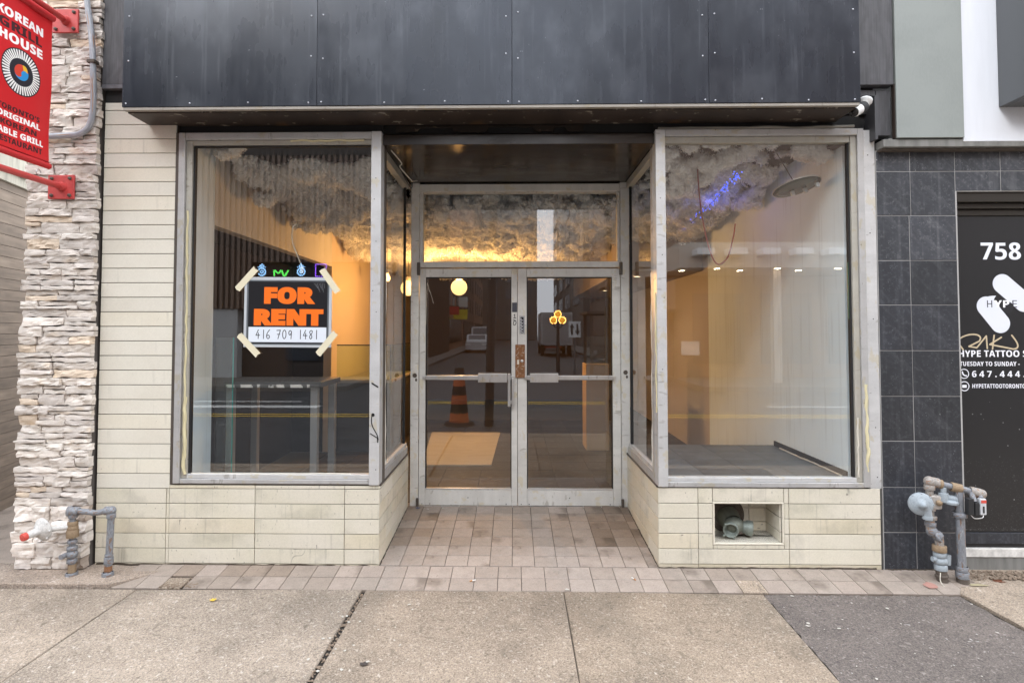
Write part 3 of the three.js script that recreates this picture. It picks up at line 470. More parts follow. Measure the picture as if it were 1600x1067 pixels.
{
  const xs = [-2.64, -1.32, -0.012, 1.293, 2.285];
  for (let k = 0; k < 4; k++) mesh('panel', rbox(xs[k] + 0.0012, xs[k + 1] - 0.0012, 3.172, 4.5, 0.24, 0.27 + (k % 2 ? 0.0015 : 0), 0.0015), signMat, sign);
  mesh('box_back', [box(-2.63, 2.275, 3.19, 4.5, -0.019, 0.239)], blackMat, sign);
  mesh('bottom_lip', rbox(-2.632, 2.28, 3.15, 3.171, 0.235, 0.266, 0.003), lipMat, sign);
  mesh('underside', box(-2.62, 2.27, 3.142, 3.189, -0.0185, 0.234), brownMat, sign);
  const r = rng(9), L = [];
  for (const [a, b] of [[0, 1], [1, 2], [2, 3], [3, 4]]) for (let k = 0; k < 4; k++) { const x = xs[a] + 0.04 + (xs[b] - xs[a] - 0.08) * k / 3; L.push([x + rr(-0.02, 0.02, r), 3.185 + rr(0, 0.012, r), 0.272]); if (k % 3 === 0) for (const y of [3.5, 3.78]) L.push([x, y + rr(-0.02, 0.02, r), 0.272]); }
  dots(L, 0.006, plain(0.45, 0.46, 0.5, 0.4, 0.3), sign, 'screw');
  dots([-2.1, -1.6, -1.05, -0.6, -0.1, 0.3, 0.9, 1.5, 2.0].map((x) => [x, 3.143, 0.24]), 0.006, rubber, sign, 'rivet');
}
{ // side box of the sign on the left: charcoal board above the pier
  mesh('charcoal_board', rbox(-2.95, -2.645, 3.43, 4.6, -0.01, 0.035, 0.003), charWood, shop);
  mesh('board_edge', rbox(-2.95, -2.645, 3.398, 3.428, -0.01, 0.04, 0.003), tones(charWood, [1.7])[0], shop);
  mesh('under_board', box(-2.945, -2.64, 3.315, 3.397, -0.02, 0.0), blackMat, shop);
}
// ---------------------------------------------------------------- inside the shop
const FLOOR = 0.115, CEIL = 3.1, BACK = -9;
const inWhite = std({ color: lin(0.79, 0.9, 0.97), roughness: 0.75, map: tex(512, 2, (u, v) => { const k = 0.9 + 0.12 * fbm(u, v, 4, 4, 600, 4) - 0.1 * ss(0.6, 0.8, fbm(u, v, 60, 3, 605, 3)); return [k, k, k]; }) });
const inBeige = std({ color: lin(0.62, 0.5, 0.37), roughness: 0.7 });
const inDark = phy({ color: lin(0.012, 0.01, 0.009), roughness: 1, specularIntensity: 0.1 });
const floorTex = tex(512, 1.2, (u, v) => { const a = fbm(u, v, 6, 6, 610, 5), b = fbm(u, v, 20, 20, 612, 3), ln = Math.min(Math.abs(((u * 3) % 1) - 0.5), Math.abs(((v * 3) % 1) - 0.5)); let c = [0.03, 0.025, 0.022].map((x) => x * (0.6 + 0.8 * a)); c = mixc(c, [0.14, 0.13, 0.12], 0.25 * ss(0.6, 0.75, b)); return c; });
const inFloor = tones(std({ map: floorTex, roughness: 0.42, color: lin(1) }), [1, 0.85, 1.2]);
{
  mesh('interior_wall', [box(-2.46, -2.36, FLOOR, CEIL, -0.42, -0.105)], inWhite, shop);
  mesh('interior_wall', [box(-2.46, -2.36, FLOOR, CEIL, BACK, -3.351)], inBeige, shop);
  mesh('interior_wall', box(-2.46, -2.36, 2.5, CEIL, -3.35, -0.421), std({ color: lin(0.62, 0.58, 0.52), roughness: 0.8, map: inWhite.map }), shop);
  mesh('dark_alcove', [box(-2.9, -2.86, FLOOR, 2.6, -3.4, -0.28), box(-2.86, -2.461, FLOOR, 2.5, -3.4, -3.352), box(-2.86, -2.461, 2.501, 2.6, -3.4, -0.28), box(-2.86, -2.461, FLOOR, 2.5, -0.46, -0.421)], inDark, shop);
  mesh('interior_wall', box(2.37, 2.47, FLOOR - 0.05, CEIL, -3.0, -0.105), inWhite, shop);
  mesh('interior_wall', [box(2.37, 2.47, FLOOR, CEIL, BACK, -3.001)], std({ color: lin(0.5, 0.46, 0.43), roughness: 0.75 }), shop);  // same wall further in: darker grey-brown stands in for the light fading deeper
  mesh('back_wall', box(-2.9, 2.47, FLOOR, CEIL, BACK - 0.1, BACK), std({ color: lin(0.07, 0.045, 0.03), roughness: 0.8 }), shop);
  mesh('ceiling', box(-2.95, 2.5, CEIL, CEIL + 0.08, BACK - 0.1, -0.3), plain(0.007, 0.0075, 0.008, 0.95), shop);
  mesh('bulkhead', box(1.35, 2.369, 2.42, 2.95, BACK, -3.2), std({ color: lin(0.4, 0.33, 0.27), roughness: 0.8 }), shop);
  // floor tiles that show through the doors
  const bed = mesh('interior_floor', box(-2.95, 2.5, -0.05, FLOOR - 0.008, BACK - 0.1, DZ - 0.121), plain(0.05, 0.045, 0.04, 1), shop);
  mesh('floor_base', [box(-2.95, -0.98, -0.05, FLOOR - 0.008, DZ - 0.12, -0.3), box(1.04, 2.5, -0.05, FLOOR - 0.008, DZ - 0.12, -0.3)], inDark, shop);
  const r = rng(15); for (let i = 0; i < 12; i++) for (let k = 0; k < 12; k++) { const m = mesh('floor_tile', tileGeo(0.396, 0.396, 0.01, 0.0015, Math.floor(r() * 4)), pick(inFloor, r), bed); m.rotation.x = -Math.PI / 2; m.position.set(-2.16 + i * 0.4, FLOOR - 0.005, -1.43 - k * 0.4); }
  // raised display floor behind the right window
  const pl = mesh('display_platform', box(1.05, 2.368, 0.2, 0.612, -1.3, -0.302), inDark, shop);
  const dt = tones(std({ color: lin(0.12, 0.13, 0.14), roughness: 0.4, map: tex(512, 0.7, (u, v) => { const k = 0.55 + 0.7 * fbm(u, v, 6, 6, 620, 5) + 1.6 * ss(0.7, 0.85, fbm(u, v, 10, 14, 622, 4)); return [k, k, k]; }) }), [1, 0.85, 1.15]);
  mesh('platform_front', box(1.05, 2.368, 0.575, 0.606, -0.3015, -0.06), inDark, shop);
  for (let i = 0; i < 4; i++) for (let k = 0; k < 4; k++) { const m = mesh('platform_tile', tileGeo(0.326, 0.304, 0.01, 0.001, (i + 2 * k) % 4), pick(dt, r), pl); m.rotation.x = -Math.PI / 2; m.position.set(1.218 + i * 0.33, 0.62, -0.218 - k * 0.308); }
  mesh('baseboard', [rbox(2.356, 2.3695, 0.626, 0.672, -1.25, -0.11, 0.002)], blackMat, shop);
  bead([[2.352, 0.63, -0.15], [2.352, 0.632, -1.2]], 0.006, 71, caulkWhite, shop);
}
// cotton clouds under the black ceiling
{
  const g = mergeVertices(new THREE.IcosahedronGeometry(1, 8).deleteAttribute('uv').deleteAttribute('normal')), p = g.attributes.position, v = new THREE.Vector3(), rl = rng(991);
  const dirs = (n) => Array.from({ length: n }, () => V(rl() - 0.5, rl() - 0.5, rl() - 0.5).normalize()), L1 = dirs(22), L2 = dirs(110), lobe = (l, w) => { let d = -1; for (const q of l) d = Math.max(d, q.dot(v)); const a = Math.acos(Math.min(1, d)) / w; return Math.sqrt(Math.max(0, 1 - a * a)); };
  for (let i = 0; i < p.count; i++) { v.fromBufferAttribute(p, i).normalize(); v.multiplyScalar(0.4 + 0.36 * lobe(L1, 0.62) + 0.12 * lobe(L2, 0.3)); p.setXYZ(i, v.x, v.y, v.z); }
  const fz = []; for (let i = 0; i < 420; i++) { const d = V(rl() - 0.5, rl() - 0.5, rl() - 0.5).normalize(), c = d.clone().multiplyScalar(0.62 + 0.5 * rl()); for (let k = 0; k < 3; k++) fz.push(...c.clone().add(V(rl() - 0.5, rl() - 0.5, rl() - 0.5).multiplyScalar(0.3)).toArray()); }
  const fuzz = new THREE.BufferGeometry(); fuzz.setAttribute('position', new THREE.Float32BufferAttribute(fz, 3)); fuzz.computeVertexNormals();
  g.computeVertexNormals(); const puff = merge([g, fuzz]);
  const r = rng(1234), M = [], m4 = new THREE.Matrix4(), q = new THREE.Quaternion(), e = new THREE.Euler();
  for (let i = 0; i < 80000; i++) {
    const x = rr(-2.3, 2.34, r), z = -0.1 - Math.pow(r(), 1.25) * 7.2; if (x > -1.02 && x < 1.08 && z > -1.25) continue;
    if (x > 1.3 && z < -3.1) continue;
    const d = n3(x * 1.5 + 3, z * 1.5, 0.5, 21) * 0.6 + n3(x * 4 + 3, z * 4, 0.5, 22) * 0.4, right = x > 0.95;
    const thin = 0.2 + (right ? 0.2 * ss(-1.5, -0.9, z) : 0.42 * ss(-0.85, -0.35, z) * (1 - 0.5 * ss(-1.6, -2.2, x))); if (d < thin) continue;
    const hang = Math.min(0.33, Math.max(0, d - thin) * 1.05) * (right ? 0.75 : 1), y = CEIL - 0.02 - hang * Math.sqrt(r()), s = (0.013 + 0.052 * r() ** 3) * (z < -3 ? 1.8 : 1);
    if (n3(x * 7, y * 9, z * 7, 41) * 0.6 + n3(x * 16, y * 18, z * 16, 42) * 0.4 < (right && z > -1.5 ? 0.565 : 0.475) + 0.05 * (r() - 0.5)) continue;
    if (x - s * 1.3 < -2.35 || x + s * 1.3 > 2.362 || z + s * 1.6 > -0.13 || (z > -1.35 - s && x > -1.03 - s * 1.5 && x < 1.09 + s * 1.5)) continue;
    q.setFromEuler(e.set(r() * 6.3, r() * 6.3, r() * 6.3)); m4.compose(V(x, y, z), q, V(s * rr(0.8, 1.5, r), s * rr(0.7, 1.1, r), s * rr(0.8, 1.5, r))); M.push(m4.clone());
  }
  const im = new THREE.InstancedMesh(puff, phy({ color: lin(0.97, 0.97, 0.965), roughness: 1, transmission: 0.45, thickness: 0, specularIntensity: 0.1 }), M.length); M.forEach((m, i) => im.setMatrixAt(i, m)); im.name = 'cotton_clouds'; im.castShadow = im.receiveShadow = true;
  tag(im, 'billowing white cotton clouds covering the black shop ceiling behind the windows', 'ceiling decoration', null, 'stuff'); scene.add(im);
}
const warm = new THREE.Color(1, 0.5, 0.15), glow = (k, c = warm) => std({ color: lin(0.8, 0.75, 0.6), emissive: c, emissiveIntensity: k, roughness: 0.4 });
function lamp(o, x, y, z, I, c = warm, radius = 4) { const l = new THREE.PointLight(c, I); l.position.set(x, y, z); l.castShadow = true; l.shadow.radius = radius; l.name = 'lamp_light'; scene.add(l); return l; }
function pendant(x, y, z, label, I) {
  const t = thing('globe_pendant_lamp', label, 'pendant lamp', [x, y, z], 0);
  mesh('globe', new THREE.SphereGeometry(0.112, 28, 20), std({ color: lin(0.9, 0.8, 0.55), emissive: new THREE.Color(1, 0.68, 0.25), emissiveIntensity: 0.5, roughness: 0.3 }), t);
  mesh('cap', lathe([[0, 0.17], [0.03, 0.165], [0.04, 0.12], [0.045, 0.112]], [0, 0, 0], [0, 1, 0]), steel, t);
  mesh('cable', cyl([0, 0.16, 0], [0, CEIL - y, 0], 0.004, 0.004, 6), rubber, t);
  lamp(t, x, y, z, I);
}
pendant(-0.76, 2.27, -3.9, 'round glowing globe lamp hanging behind the left door pane', 3.3);
pendant(-1.54, 2.29, -4.3, 'second globe lamp further left, half hidden behind the left entrance post', 0.3);
{
  const t = thing('bare_bulb_lamp', 'bare lit bulb hanging on a thin cable behind the left side window', 'light bulb', [-1.56, 2.33, -3.0]);
  mesh('bulb', lathe([[0, -0.055], [0.022, -0.05], [0.035, -0.025], [0.034, 0.0], [0.02, 0.03], [0.014, 0.045]], [0, 0, 0], [0, 1, 0], 16), glow(3), t);
  mesh('socket', cyl([0, 0.045, 0], [0, 0.09, 0], 0.016), steel, t); mesh('cable', cyl([0, 0.09, 0], [0, 0.75, 0], 0.003, 0.003, 6), rubber, t);
  lamp(t, -1.56, 2.32, -3.0, 0.3, new THREE.Color(1, 0.52, 0.17), 1.4);
}
for (const [i, [x, z]] of [[1.7, -3.9], [1.7, -5.3], [1.7, -6.7]].entries()) {
  const t = thing('recessed_downlight', ['nearest lit round downlight under the right bulkhead', 'middle lit round downlight under the right bulkhead', 'furthest lit round downlight under the right bulkhead'][i], 'downlight', [x, 2.419, z], 0, 'downlights under the bulkhead');
  mesh('ring', new THREE.TorusGeometry(0.055, 0.008, 6, 20).rotateX(Math.PI / 2), steel, t); mesh('lens', new THREE.CylinderGeometry(0.045, 0.045, 0.006, 18), glow(3, new THREE.Color(1, 0.72, 0.42)), t);
  const l = new THREE.SpotLight(new THREE.Color(1, 0.7, 0.44), 0.3); l.position.set(x, 2.405, z); l.target.position.set(x, 0, z); l.angle = 1.1; l.penumbra = 0.7; l.castShadow = true; l.name = 'downlight_beam'; scene.add(l, l.target);
}
{ // blue LED string through the clouds
  const t = thing('light_string', 'string of small blue lights strung through the clouds behind the right window', 'light string'), r = rng(61), B = [], bulb = new THREE.OctahedronGeometry(0.006);
  mesh('wire', tube([[1.8, 2.93, -0.55], [1.84, 2.9, -1.0], [1.87, 2.86, -1.5], [1.95, 2.84, -2.4], [2.0, 2.82, -3.0]], 0.003, 40, 5), rubber, t);
  for (let k = 0; k < 80; k++) { const a = r() * r(); B.push(bulb.clone().translate(1.8 + 0.2 * a + rr(-0.03, 0.03, r), 2.92 - 0.1 * a + rr(-0.03, 0.03, r), -0.55 - 2.4 * a)); }
  tag(mesh('led_bulbs', B, std({ color: lin(0.02, 0.03, 0.3), emissive: new THREE.Color(0.06, 0.12, 1), emissiveIntensity: 1.0 }), t), null, null, null, 'stuff');
  lamp(t, 1.86, 2.8, -1.3, 0.02, new THREE.Color(0.1, 0.15, 1), 2);
}
{ // red cable loop, oval glass fixture
  tag(mesh('hanging_cable', tube([[1.457, 3.06, -0.5], [1.462, 2.85, -0.5], [1.485, 2.6, -0.5], [1.53, 2.36, -0.5], [1.575, 2.22, -0.49], [1.62, 2.19, -0.48], [1.675, 2.25, -0.46], [1.71, 2.4, -0.44], [1.722, 2.5, -0.43]], 0.0055, 60, 6), plain(0.22, 0.035, 0.03, 0.5)), 'thin red cable hanging in a loop behind the right window', 'cable');
  const t = thing('glass_disc_fixture', 'oval glass disc fixture with white clips under the clouds by the right wall', 'ceiling fixture', [2.15, 2.76, -0.33]); t.rotation.set(-0.22, 0, 0.16);
  mesh('disc', lathe([[0, 0.012], [0.12, 0.008], [0.172, 0], [0.12, -0.01], [0, -0.014]], [0, 0, 0], [0, 1, 0], 36), phy({ color: lin(0.07, 0.1, 0.09), roughness: 0.12, metalness: 0.2 }), t);
  mesh('rim', new THREE.TorusGeometry(0.172, 0.004, 6, 40).rotateX(Math.PI / 2), steel, t);
  for (const [a, b] of [[-0.02, -0.05], [0.07, -0.03], [0.12, 0.05]]) mesh('clip', rbox(a - 0.014, a + 0.014, -0.05, -0.012, b, b + 0.02, 0.004), plain(0.6, 0.62, 0.62, 0.3), t);
  mesh('stem', cyl([0, 0.01, 0], [-0.07, 0.3, 0], 0.003, 0.003, 6), rubber, t);
}
{ // counter and glass case on the left
  const t = thing('counter', 'high dark counter with a marbled edge on pale legs behind the left window', 'counter', [-1.9, FLOOR, -0.75]);
  mesh('top', rbox(-0.42, 0.36, 1.1, 1.145, -0.3, 0.22, 0.003), plain(0.03, 0.03, 0.032, 0.25), t);
  mesh('edge_strip', rbox(-0.4, 0.34, 1.1, 1.125, 0.2205, 0.228, 0.001), std({ roughness: 0.4, map: tex(256, 0.4, (u, v) => { const k = fbm(u, v, 12, 4, 640, 4); return mixc([0.05, 0.05, 0.05], [0.75, 0.74, 0.72], ss(0.45, 0.62, k)); }) }), t);
  const leg = plain(0.2, 0.2, 0.2, 0.6); for (const [x, z] of [[0.3, 0.18], [-0.38, 0.18], [0.3, -0.26], [-0.38, -0.26]]) mesh('leg', rbox(x - 0.028, x + 0.028, 0, 1.099, z - 0.028, z + 0.028, 0.004), leg, t);
  const greenGlass = phy({ color: lin(0.72, 0.86, 0.66), transmission: 1, thickness: 0, roughness: 0, ior: 1.5 });
  const c = thing('glass_showcase', 'lit glass showcase standing on a dark base beside the orange wall', 'showcase', [-1.95, FLOOR, -4.2]);
  mesh('base', rbox(-0.35, 0.35, 0, 0.88, -0.8, 0.8, 0.006), plain(0.05, 0.045, 0.04, 0.4), c); mesh('counter_edge', rbox(-0.36, 0.37, 0.881, 0.92, -0.82, 0.82, 0.004), plain(0.3, 0.26, 0.2, 0.4), c);
  mesh('pane', new THREE.PlaneGeometry(0.7, 0.44).translate(0, 1.14, 0.8), greenGlass, c); mesh('pane', new THREE.PlaneGeometry(1.6, 0.44).rotateY(Math.PI / 2).translate(0.35, 1.14, 0), greenGlass, c);
  mesh('edge_frame', [rbox(-0.35, 0.36, 1.36, 1.375, 0.79, 0.81), rbox(0.342, 0.356, 1.36, 1.375, -0.8, 0.789), rbox(0.344, 0.356, 0.921, 1.359, 0.79, 0.802)], rubber, c);
}
{ // sheet on the floor, plinth, partition glass edge
  const sh = new THREE.Shape([[-1.25, 4.75], [-0.21, 4.75], [-0.26, 2.62], [-1.06, 2.6]].map(([x, z]) => new THREE.Vector2(x, z)));
  const s = thing('plywood_sheet', 'pale plywood sheet lying on the dark floor behind the left door', 'plywood sheet', [0, FLOOR + 0.002, 0]);
  mesh('sheet', uvs(new THREE.ExtrudeGeometry(sh, { depth: 0.012, bevelEnabled: false }).rotateX(-Math.PI / 2)), std({ color: lin(0.36, 0.33, 0.29), roughness: 0.6, map: tex(256, 0.8, (u, v) => { const k = 0.82 + 0.3 * fbm(u, v, 4, 24, 650, 4); return [k, k, k]; }) }), s);
  const p = thing('display_plinth', 'light wooden plinth with a small glass box on top behind the right door', 'plinth', [1.1, FLOOR, -3.7]);
  mesh('body', rbox(-0.16, 0.14, 0, 1.12, -0.2, 0.2, 0.006), std({ color: lin(0.4, 0.29, 0.18), roughness: 0.55 }), p); mesh('glass_box', new THREE.BoxGeometry(0.28, 0.36, 0.36).translate(-0.01, 1.302, 0), clearGlass, p);
  const g = thing('glass_partition', 'narrow standing glass partition with a green edge at the left end of the left window', 'glass partition', [-2.357, FLOOR, -0.46]);
  mesh('sheet', box(0.002, 0.14, 0.02, 1.5, -0.004, 0.004), clearGlass, g); mesh('edge', box(0.1405, 0.146, 0.02, 1.5, -0.005, 0.005), tealEdge, g);
  const wd = thing('loose_wire', 'pale loose wire with a plug hanging in the left window above the rent sign', 'wire', [-1.66, 2.35, -0.25]);
  mesh('wire', tube([[0.02, 0.12, 0], [-0.01, 0.1, 0], [-0.015, 0.0, 0], [0.02, -0.1, 0], [0.06, -0.2, 0]], 0.004, 30, 6), plain(0.5, 0.46, 0.38, 0.6), wd); mesh('plug', rbox(0.052, 0.072, -0.25, -0.2, -0.008, 0.008, 0.003), plain(0.55, 0.5, 0.42, 0.5), wd);
}
// ---------------------------------------------------------------- neighbour on the left: stone pier
const leftB = thing('stone_clad_building', 'neighbouring building with a pale split stone pier and brown plank recess wall', 'building');
{
  const pier = mesh('pier', box(-3.44, -2.965, -0.05, 4.6, -0.6, 0.03), mortar, leftB), r = rng(404);
  function stoneMesh(x0, x1, y0, y1, d, rough, mats) {
    const w = x1 - x0, h = y1 - y0, nx = Math.max(4, Math.round(w / 0.024)), ny = 4, sd = Math.floor(r() * 1e6), cut = r() < 0.5;
    const g = new THREE.BoxGeometry(w, h, d, nx, ny, 1), p = g.attributes.position, sl = rr(-0.3, 0.3, r), bow = rr(0, 0.35, r);
    for (let i = 0; i < p.count; i++) {
      let x = p.getX(i), y = p.getY(i), z = p.getZ(i);
      if (z > 0) {
        const ex = Math.min(1, (w / 2 - Math.abs(x)) / 0.012), ey = (h / 2 - Math.abs(y)) / (h / 2);
        const n = n3(x * 17 + sd, y * 34, 1.5, 5) - 0.5, n2 = n3(x * 55 + sd, y * 80, 2.5, 6) - 0.5, st = Math.round(n3(x * 8 + sd, y * 30 + x * 12, 0.5, 7) * 3) / 3 - 0.5;
        z += rough * 1.35 * (0.7 * n + 0.35 * n2 + (cut ? 1.0 * st : 0.3 * st)) + sl * y * 0.5 - (1 - ex) * 0.003 - (1 - Math.min(1, ey * 2.5)) * 0.003 * (0.5 + bow);
      }
      const jag = (k) => (n3(x * 26 + sd, k, z * 10, 8) - 0.5) * 0.012;
      if (Math.abs(y) > h / 2 - 1e-4) y += jag(y > 0 ? 1 : 2); if (Math.abs(x) > w / 2 - 1e-4) x += (n3(3, y * 40 + sd, z * 20, 9) - 0.5) * 0.014;
      p.setXYZ(i, x, y, z);
    }
    const m = mesh('stone', uvs(flat(g), r() * 5, r() * 5), pick(mats, r), pier); m.position.set((x0 + x1) / 2, (y0 + y1) / 2, 0.03 + d / 2); m.rotation.z = rr(-0.008, 0.008, r);
  }
  let y = 0.03;
  while (y < 4.25) {
    const low = y < 0.37, h = low ? rr(0.07, 0.105, r) : rr(0.042, 0.078, r);
    let x = -3.45 + rr(-0.035, 0.012, r); const end = -2.945 + rr(-0.02, 0.006, r);
    while (x < end - 0.02) {
      let w = low ? rr(0.1, 0.22, r) : rr(0.1, 0.36, r); if (end - x - w < 0.08) w = end - x;
      const gp = 0.0025, D = () => rr(0.032, 0.056, r), mats = low ? (x > -3.12 ? stonesGrey : stonesWhite) : stones;
      if (!low && h > 0.056 && r() < 0.6) {
        const f = rr(0.38, 0.62, r), w1 = r() < 0.4 && w > 0.18 ? w * rr(0.4, 0.6, r) : w;
        stoneMesh(x + gp, x + w - gp, y + gp, y + h * f - gp, D(), 0.012, mats);
        stoneMesh(x + gp, x + w1 - gp, y + h * f + gp, y + h - gp, D(), 0.012, mats); if (w1 < w) stoneMesh(x + w1 + gp, x + w - gp, y + h * f + gp, y + h - gp, D(), 0.012, mats);
      } else stoneMesh(x + gp, x + w - gp, y + gp, y + h - gp, low ? rr(0.05, 0.085, r) : D(), low ? 0.026 : 0.018, mats);
      x += w;
    }
    y += h;
  }
  // planked wall of the recess on its left, running back at an angle
  const wall = group('recess_wall', leftB); wall.position.set(-4.72, 0, -1.15); wall.rotation.y = Math.PI / 2 - Math.atan2(-0.25, 0.968) * 1.0;
  mesh('backing', box(-1.6, 2.2, -0.05, 3.03, -0.14, -0.03), plain(0.05, 0.04, 0.03, 1), wall);
  for (let k = 0; k < 30; k++) { const m = mesh('plank', tileGeo(3.7, 0.099, 0.03, 0.002, k % 6), pick(planks, r), wall); m.position.set(0.3, 0.05 + k * 0.1025, -0.012); }
  mesh('beam', [rbox(-1.6, 2.2, 3.05, 3.14, -0.2, 0.03, 0.004), rbox(-1.6, 2.2, 3.1405, 3.74, -0.2, 0.06, 0.004)], std({ color: lin(0.62, 0.58, 0.48), roughness: 0.8, map: beamMat.map }), wall);
  mesh('upper_wall', box(-9, -3.5, 3.75, 4.6, -1.2, -0.6), mortar, leftB);
}
{
  const m = thing('conduit', 'grey pipe conduit running down the stone pier and bending away to the left', 'conduit');
  mesh('pipe', tube([[-3.045, 4.5, 0.1], [-3.035, 4.1, 0.1], [-2.985, 3.75, 0.1], [-2.968, 3.5, 0.1], [-2.962, 3.25, 0.1], [-2.985, 3.11, 0.1], [-3.05, 3.05, 0.105], [-3.16, 3.035, 0.11], [-3.45, 3.03, 0.11]], 0.02, 90, 10), std({ color: lin(1.5, 1.5, 1.5), roughness: 0.5, map: pipeTex }), m);
  mesh('strap', rbox(-3.0, -2.945, 3.55, 3.575, 0.07, 0.125, 0.004), oldIron, m);
}
// ---------------------------------------------------------------- neighbour on the right
const rightB = thing('tattoo_studio_building', 'neighbouring building with dark slate tiles, black printed door and grey and white panels', 'building');
{
  const wall = mesh('tile_wall', [box(2.538, 3.0945, -0.1, 2.93, -0.3, 0.0035), box(3.0955, 5.2, 2.64, 2.93, -0.3, 0.0035), box(4.15, 5.2, -0.1, 2.639, -0.3, 0.0035), box(2.538, 5.2, 2.9305, 4.7, -0.36, -0.3005)], paleGrout, rightB), r = rng(88);
  const ys = [0.03, 0.286, 0.593, 0.908, 1.216, 1.531, 1.847, 2.157, 2.471, 2.782, 2.925];
  for (let k = 0; k < 10; k++) {
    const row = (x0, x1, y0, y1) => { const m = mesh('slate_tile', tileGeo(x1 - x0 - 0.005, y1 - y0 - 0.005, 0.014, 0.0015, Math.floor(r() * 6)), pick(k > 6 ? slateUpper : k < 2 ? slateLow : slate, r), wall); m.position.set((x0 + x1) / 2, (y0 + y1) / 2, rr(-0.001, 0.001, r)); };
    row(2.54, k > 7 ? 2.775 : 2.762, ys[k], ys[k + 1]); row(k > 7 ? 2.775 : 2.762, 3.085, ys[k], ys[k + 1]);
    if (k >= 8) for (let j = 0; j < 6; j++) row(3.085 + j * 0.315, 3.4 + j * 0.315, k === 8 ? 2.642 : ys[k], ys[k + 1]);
  }
  const d = group('printed_door', rightB);
  const art = print(0.95, 2.215, 900, (g) => {
    const S = 1 / 218, X = (p) => (p - 1493) * S, Y = (p) => (p - 340) * S; g.fillStyle = '#18181a'; g.fillRect(0, 0, 1, 3);
    const q = rng(3); for (let k = 0; k < 900; k++) { g.fillStyle = `rgba(150,150,155,${0.03 + q() * 0.05})`; g.fillRect(q() * 0.95, q() * 2.2, 0.001 + q() * 0.004, 0.001 + q() * 0.02); }
    for (let k = 0; k < 2600; k++) { const y = 2.2 - Math.pow(q(), 2.2) * 0.5; g.fillStyle = `rgba(190,190,190,${0.05 + q() * 0.16})`; g.fillRect(q() * 0.95, y, 0.002 + q() * 0.005, 0.002 + q() * 0.004); }
    for (let k = 0; k < 60; k++) { g.fillStyle = `rgba(215,215,215,${0.2 + q() * 0.5})`; g.beginPath(); g.arc(q() * 0.95, 1.3 + q() * 0.8, 0.001 + q() * 0.004, 0, 7); g.fill(); }
    const pill = (a, b, c, e) => { g.lineCap = 'round'; g.lineWidth = 30 * S; g.strokeStyle = '#cfd2dc'; g.beginPath(); g.moveTo(X(a), Y(b)); g.lineTo(X(c), Y(e)); g.stroke(); };
    pill(1574, 444.5, 1606, 473); pill(1548.5, 479, 1569, 505.5); g.fillStyle = '#cfd2dc'; g.beginPath(); g.moveTo(X(1536), Y(474)); g.quadraticCurveTo(X(1545), Y(462), X(1564), Y(463)); g.quadraticCurveTo(X(1557), Y(470), X(1561), Y(480)); g.fill();
    g.fillStyle = '#1f1f22'; g.beginPath(); g.arc(X(1581), Y(481), 9 * S, 0, 7); g.fill();
    g.textBaseline = 'alphabetic';
    const txt = (s, x, y, px, col, w, font = 'bold') => { g.save(); g.translate(X(x), Y(y)); g.scale(S, S); g.font = `${font} 40px sans-serif`; g.fillStyle = col; const k = px / 29; g.scale(w ? w / g.measureText(s).width : k, k); g.fillText(s, 0, 0); g.restore(); };
    txt('758', 1541, 407, 26.5, '#dcdfe8', 64); txt('H', 1548, 481, 11, '#26262a', 11, ''); txt('YP', 1560.5, 481, 11, '#f2f2f4', 24); txt('E', 1586.5, 481, 11, '#26262a', 10, '');
    txt('HYPE TATTOO S', 1503, 557, 10, '#e8e8ee', 106); txt('TUESDAY TO SUDAY'.replace('SUDAY', 'SUNDAY') + ' -', 1505, 571, 7, '#e0e0e6', 92);
    txt('6 4 7 . 4 4 4 .', 1523, 588, 9.5, '#dfe0e8', 82); txt('HYPETATTOOTORONTO', 1523, 605, 6.6, '#dfe0e8', 82);
    g.strokeStyle = '#dfe0e8'; g.lineWidth = 1.3 * S; for (const y of [583, 602]) { g.beginPath(); g.arc(X(1511.5), Y(y), 7 * S, 0, 7); g.stroke(); }
    g.lineWidth = 2 * S; g.beginPath(); g.moveTo(X(1509), Y(580)); g.quadraticCurveTo(X(1509.5), Y(586), X(1515), Y(586)); g.stroke(); g.fillStyle = '#dfe0e8'; g.fillRect(X(1508), Y(600), 7 * S, 4.5 * S);
    g.strokeStyle = '#b9a98c'; g.lineWidth = 2.4 * S; g.lineCap = g.lineJoin = 'round'; g.beginPath(); g.moveTo(X(1511), Y(546)); g.lineTo(X(1502), Y(533)); g.bezierCurveTo(X(1515), Y(518), X(1546), Y(520), X(1536), Y(533)); g.lineTo(X(1520), Y(541)); g.lineTo(X(1532), Y(543)); g.lineTo(X(1547), Y(525)); g.lineTo(X(1548), Y(544)); g.moveTo(X(1559), Y(524)); g.lineTo(X(1556), Y(545)); g.moveTo(X(1570), Y(527)); g.lineTo(X(1552), Y(538)); g.lineTo(X(1588), Y(545)); g.bezierCurveTo(X(1600), Y(544), X(1594), Y(534), X(1586), Y(524)); g.stroke();
  });
  const leaf = mesh('leaf', rbox(3.092, 4.04, 0.262, 2.483, -0.13, -0.082, 0.002), plain(0.013, 0.013, 0.014, 0.4), d);
  mesh('print', new THREE.PlaneGeometry(0.944, 2.215).translate(3.566, 1.3725, -0.0805), std({ map: art, roughness: 0.42 }), leaf);
  mesh('jamb', rbox(4.041, 4.149, 0.03, 2.639, -0.3, -0.02, 0.004), blackMat, d);
  mesh('head', [rbox(3.0955, 4.04, 2.57, 2.638, -0.3, -0.012, 0.006), rbox(3.0955, 4.04, 2.53, 2.569, -0.3, -0.045, 0.006), rbox(3.0955, 4.04, 2.484, 2.529, -0.3, -0.07, 0.006)], plain(0.02, 0.017, 0.014, 0.35), d);
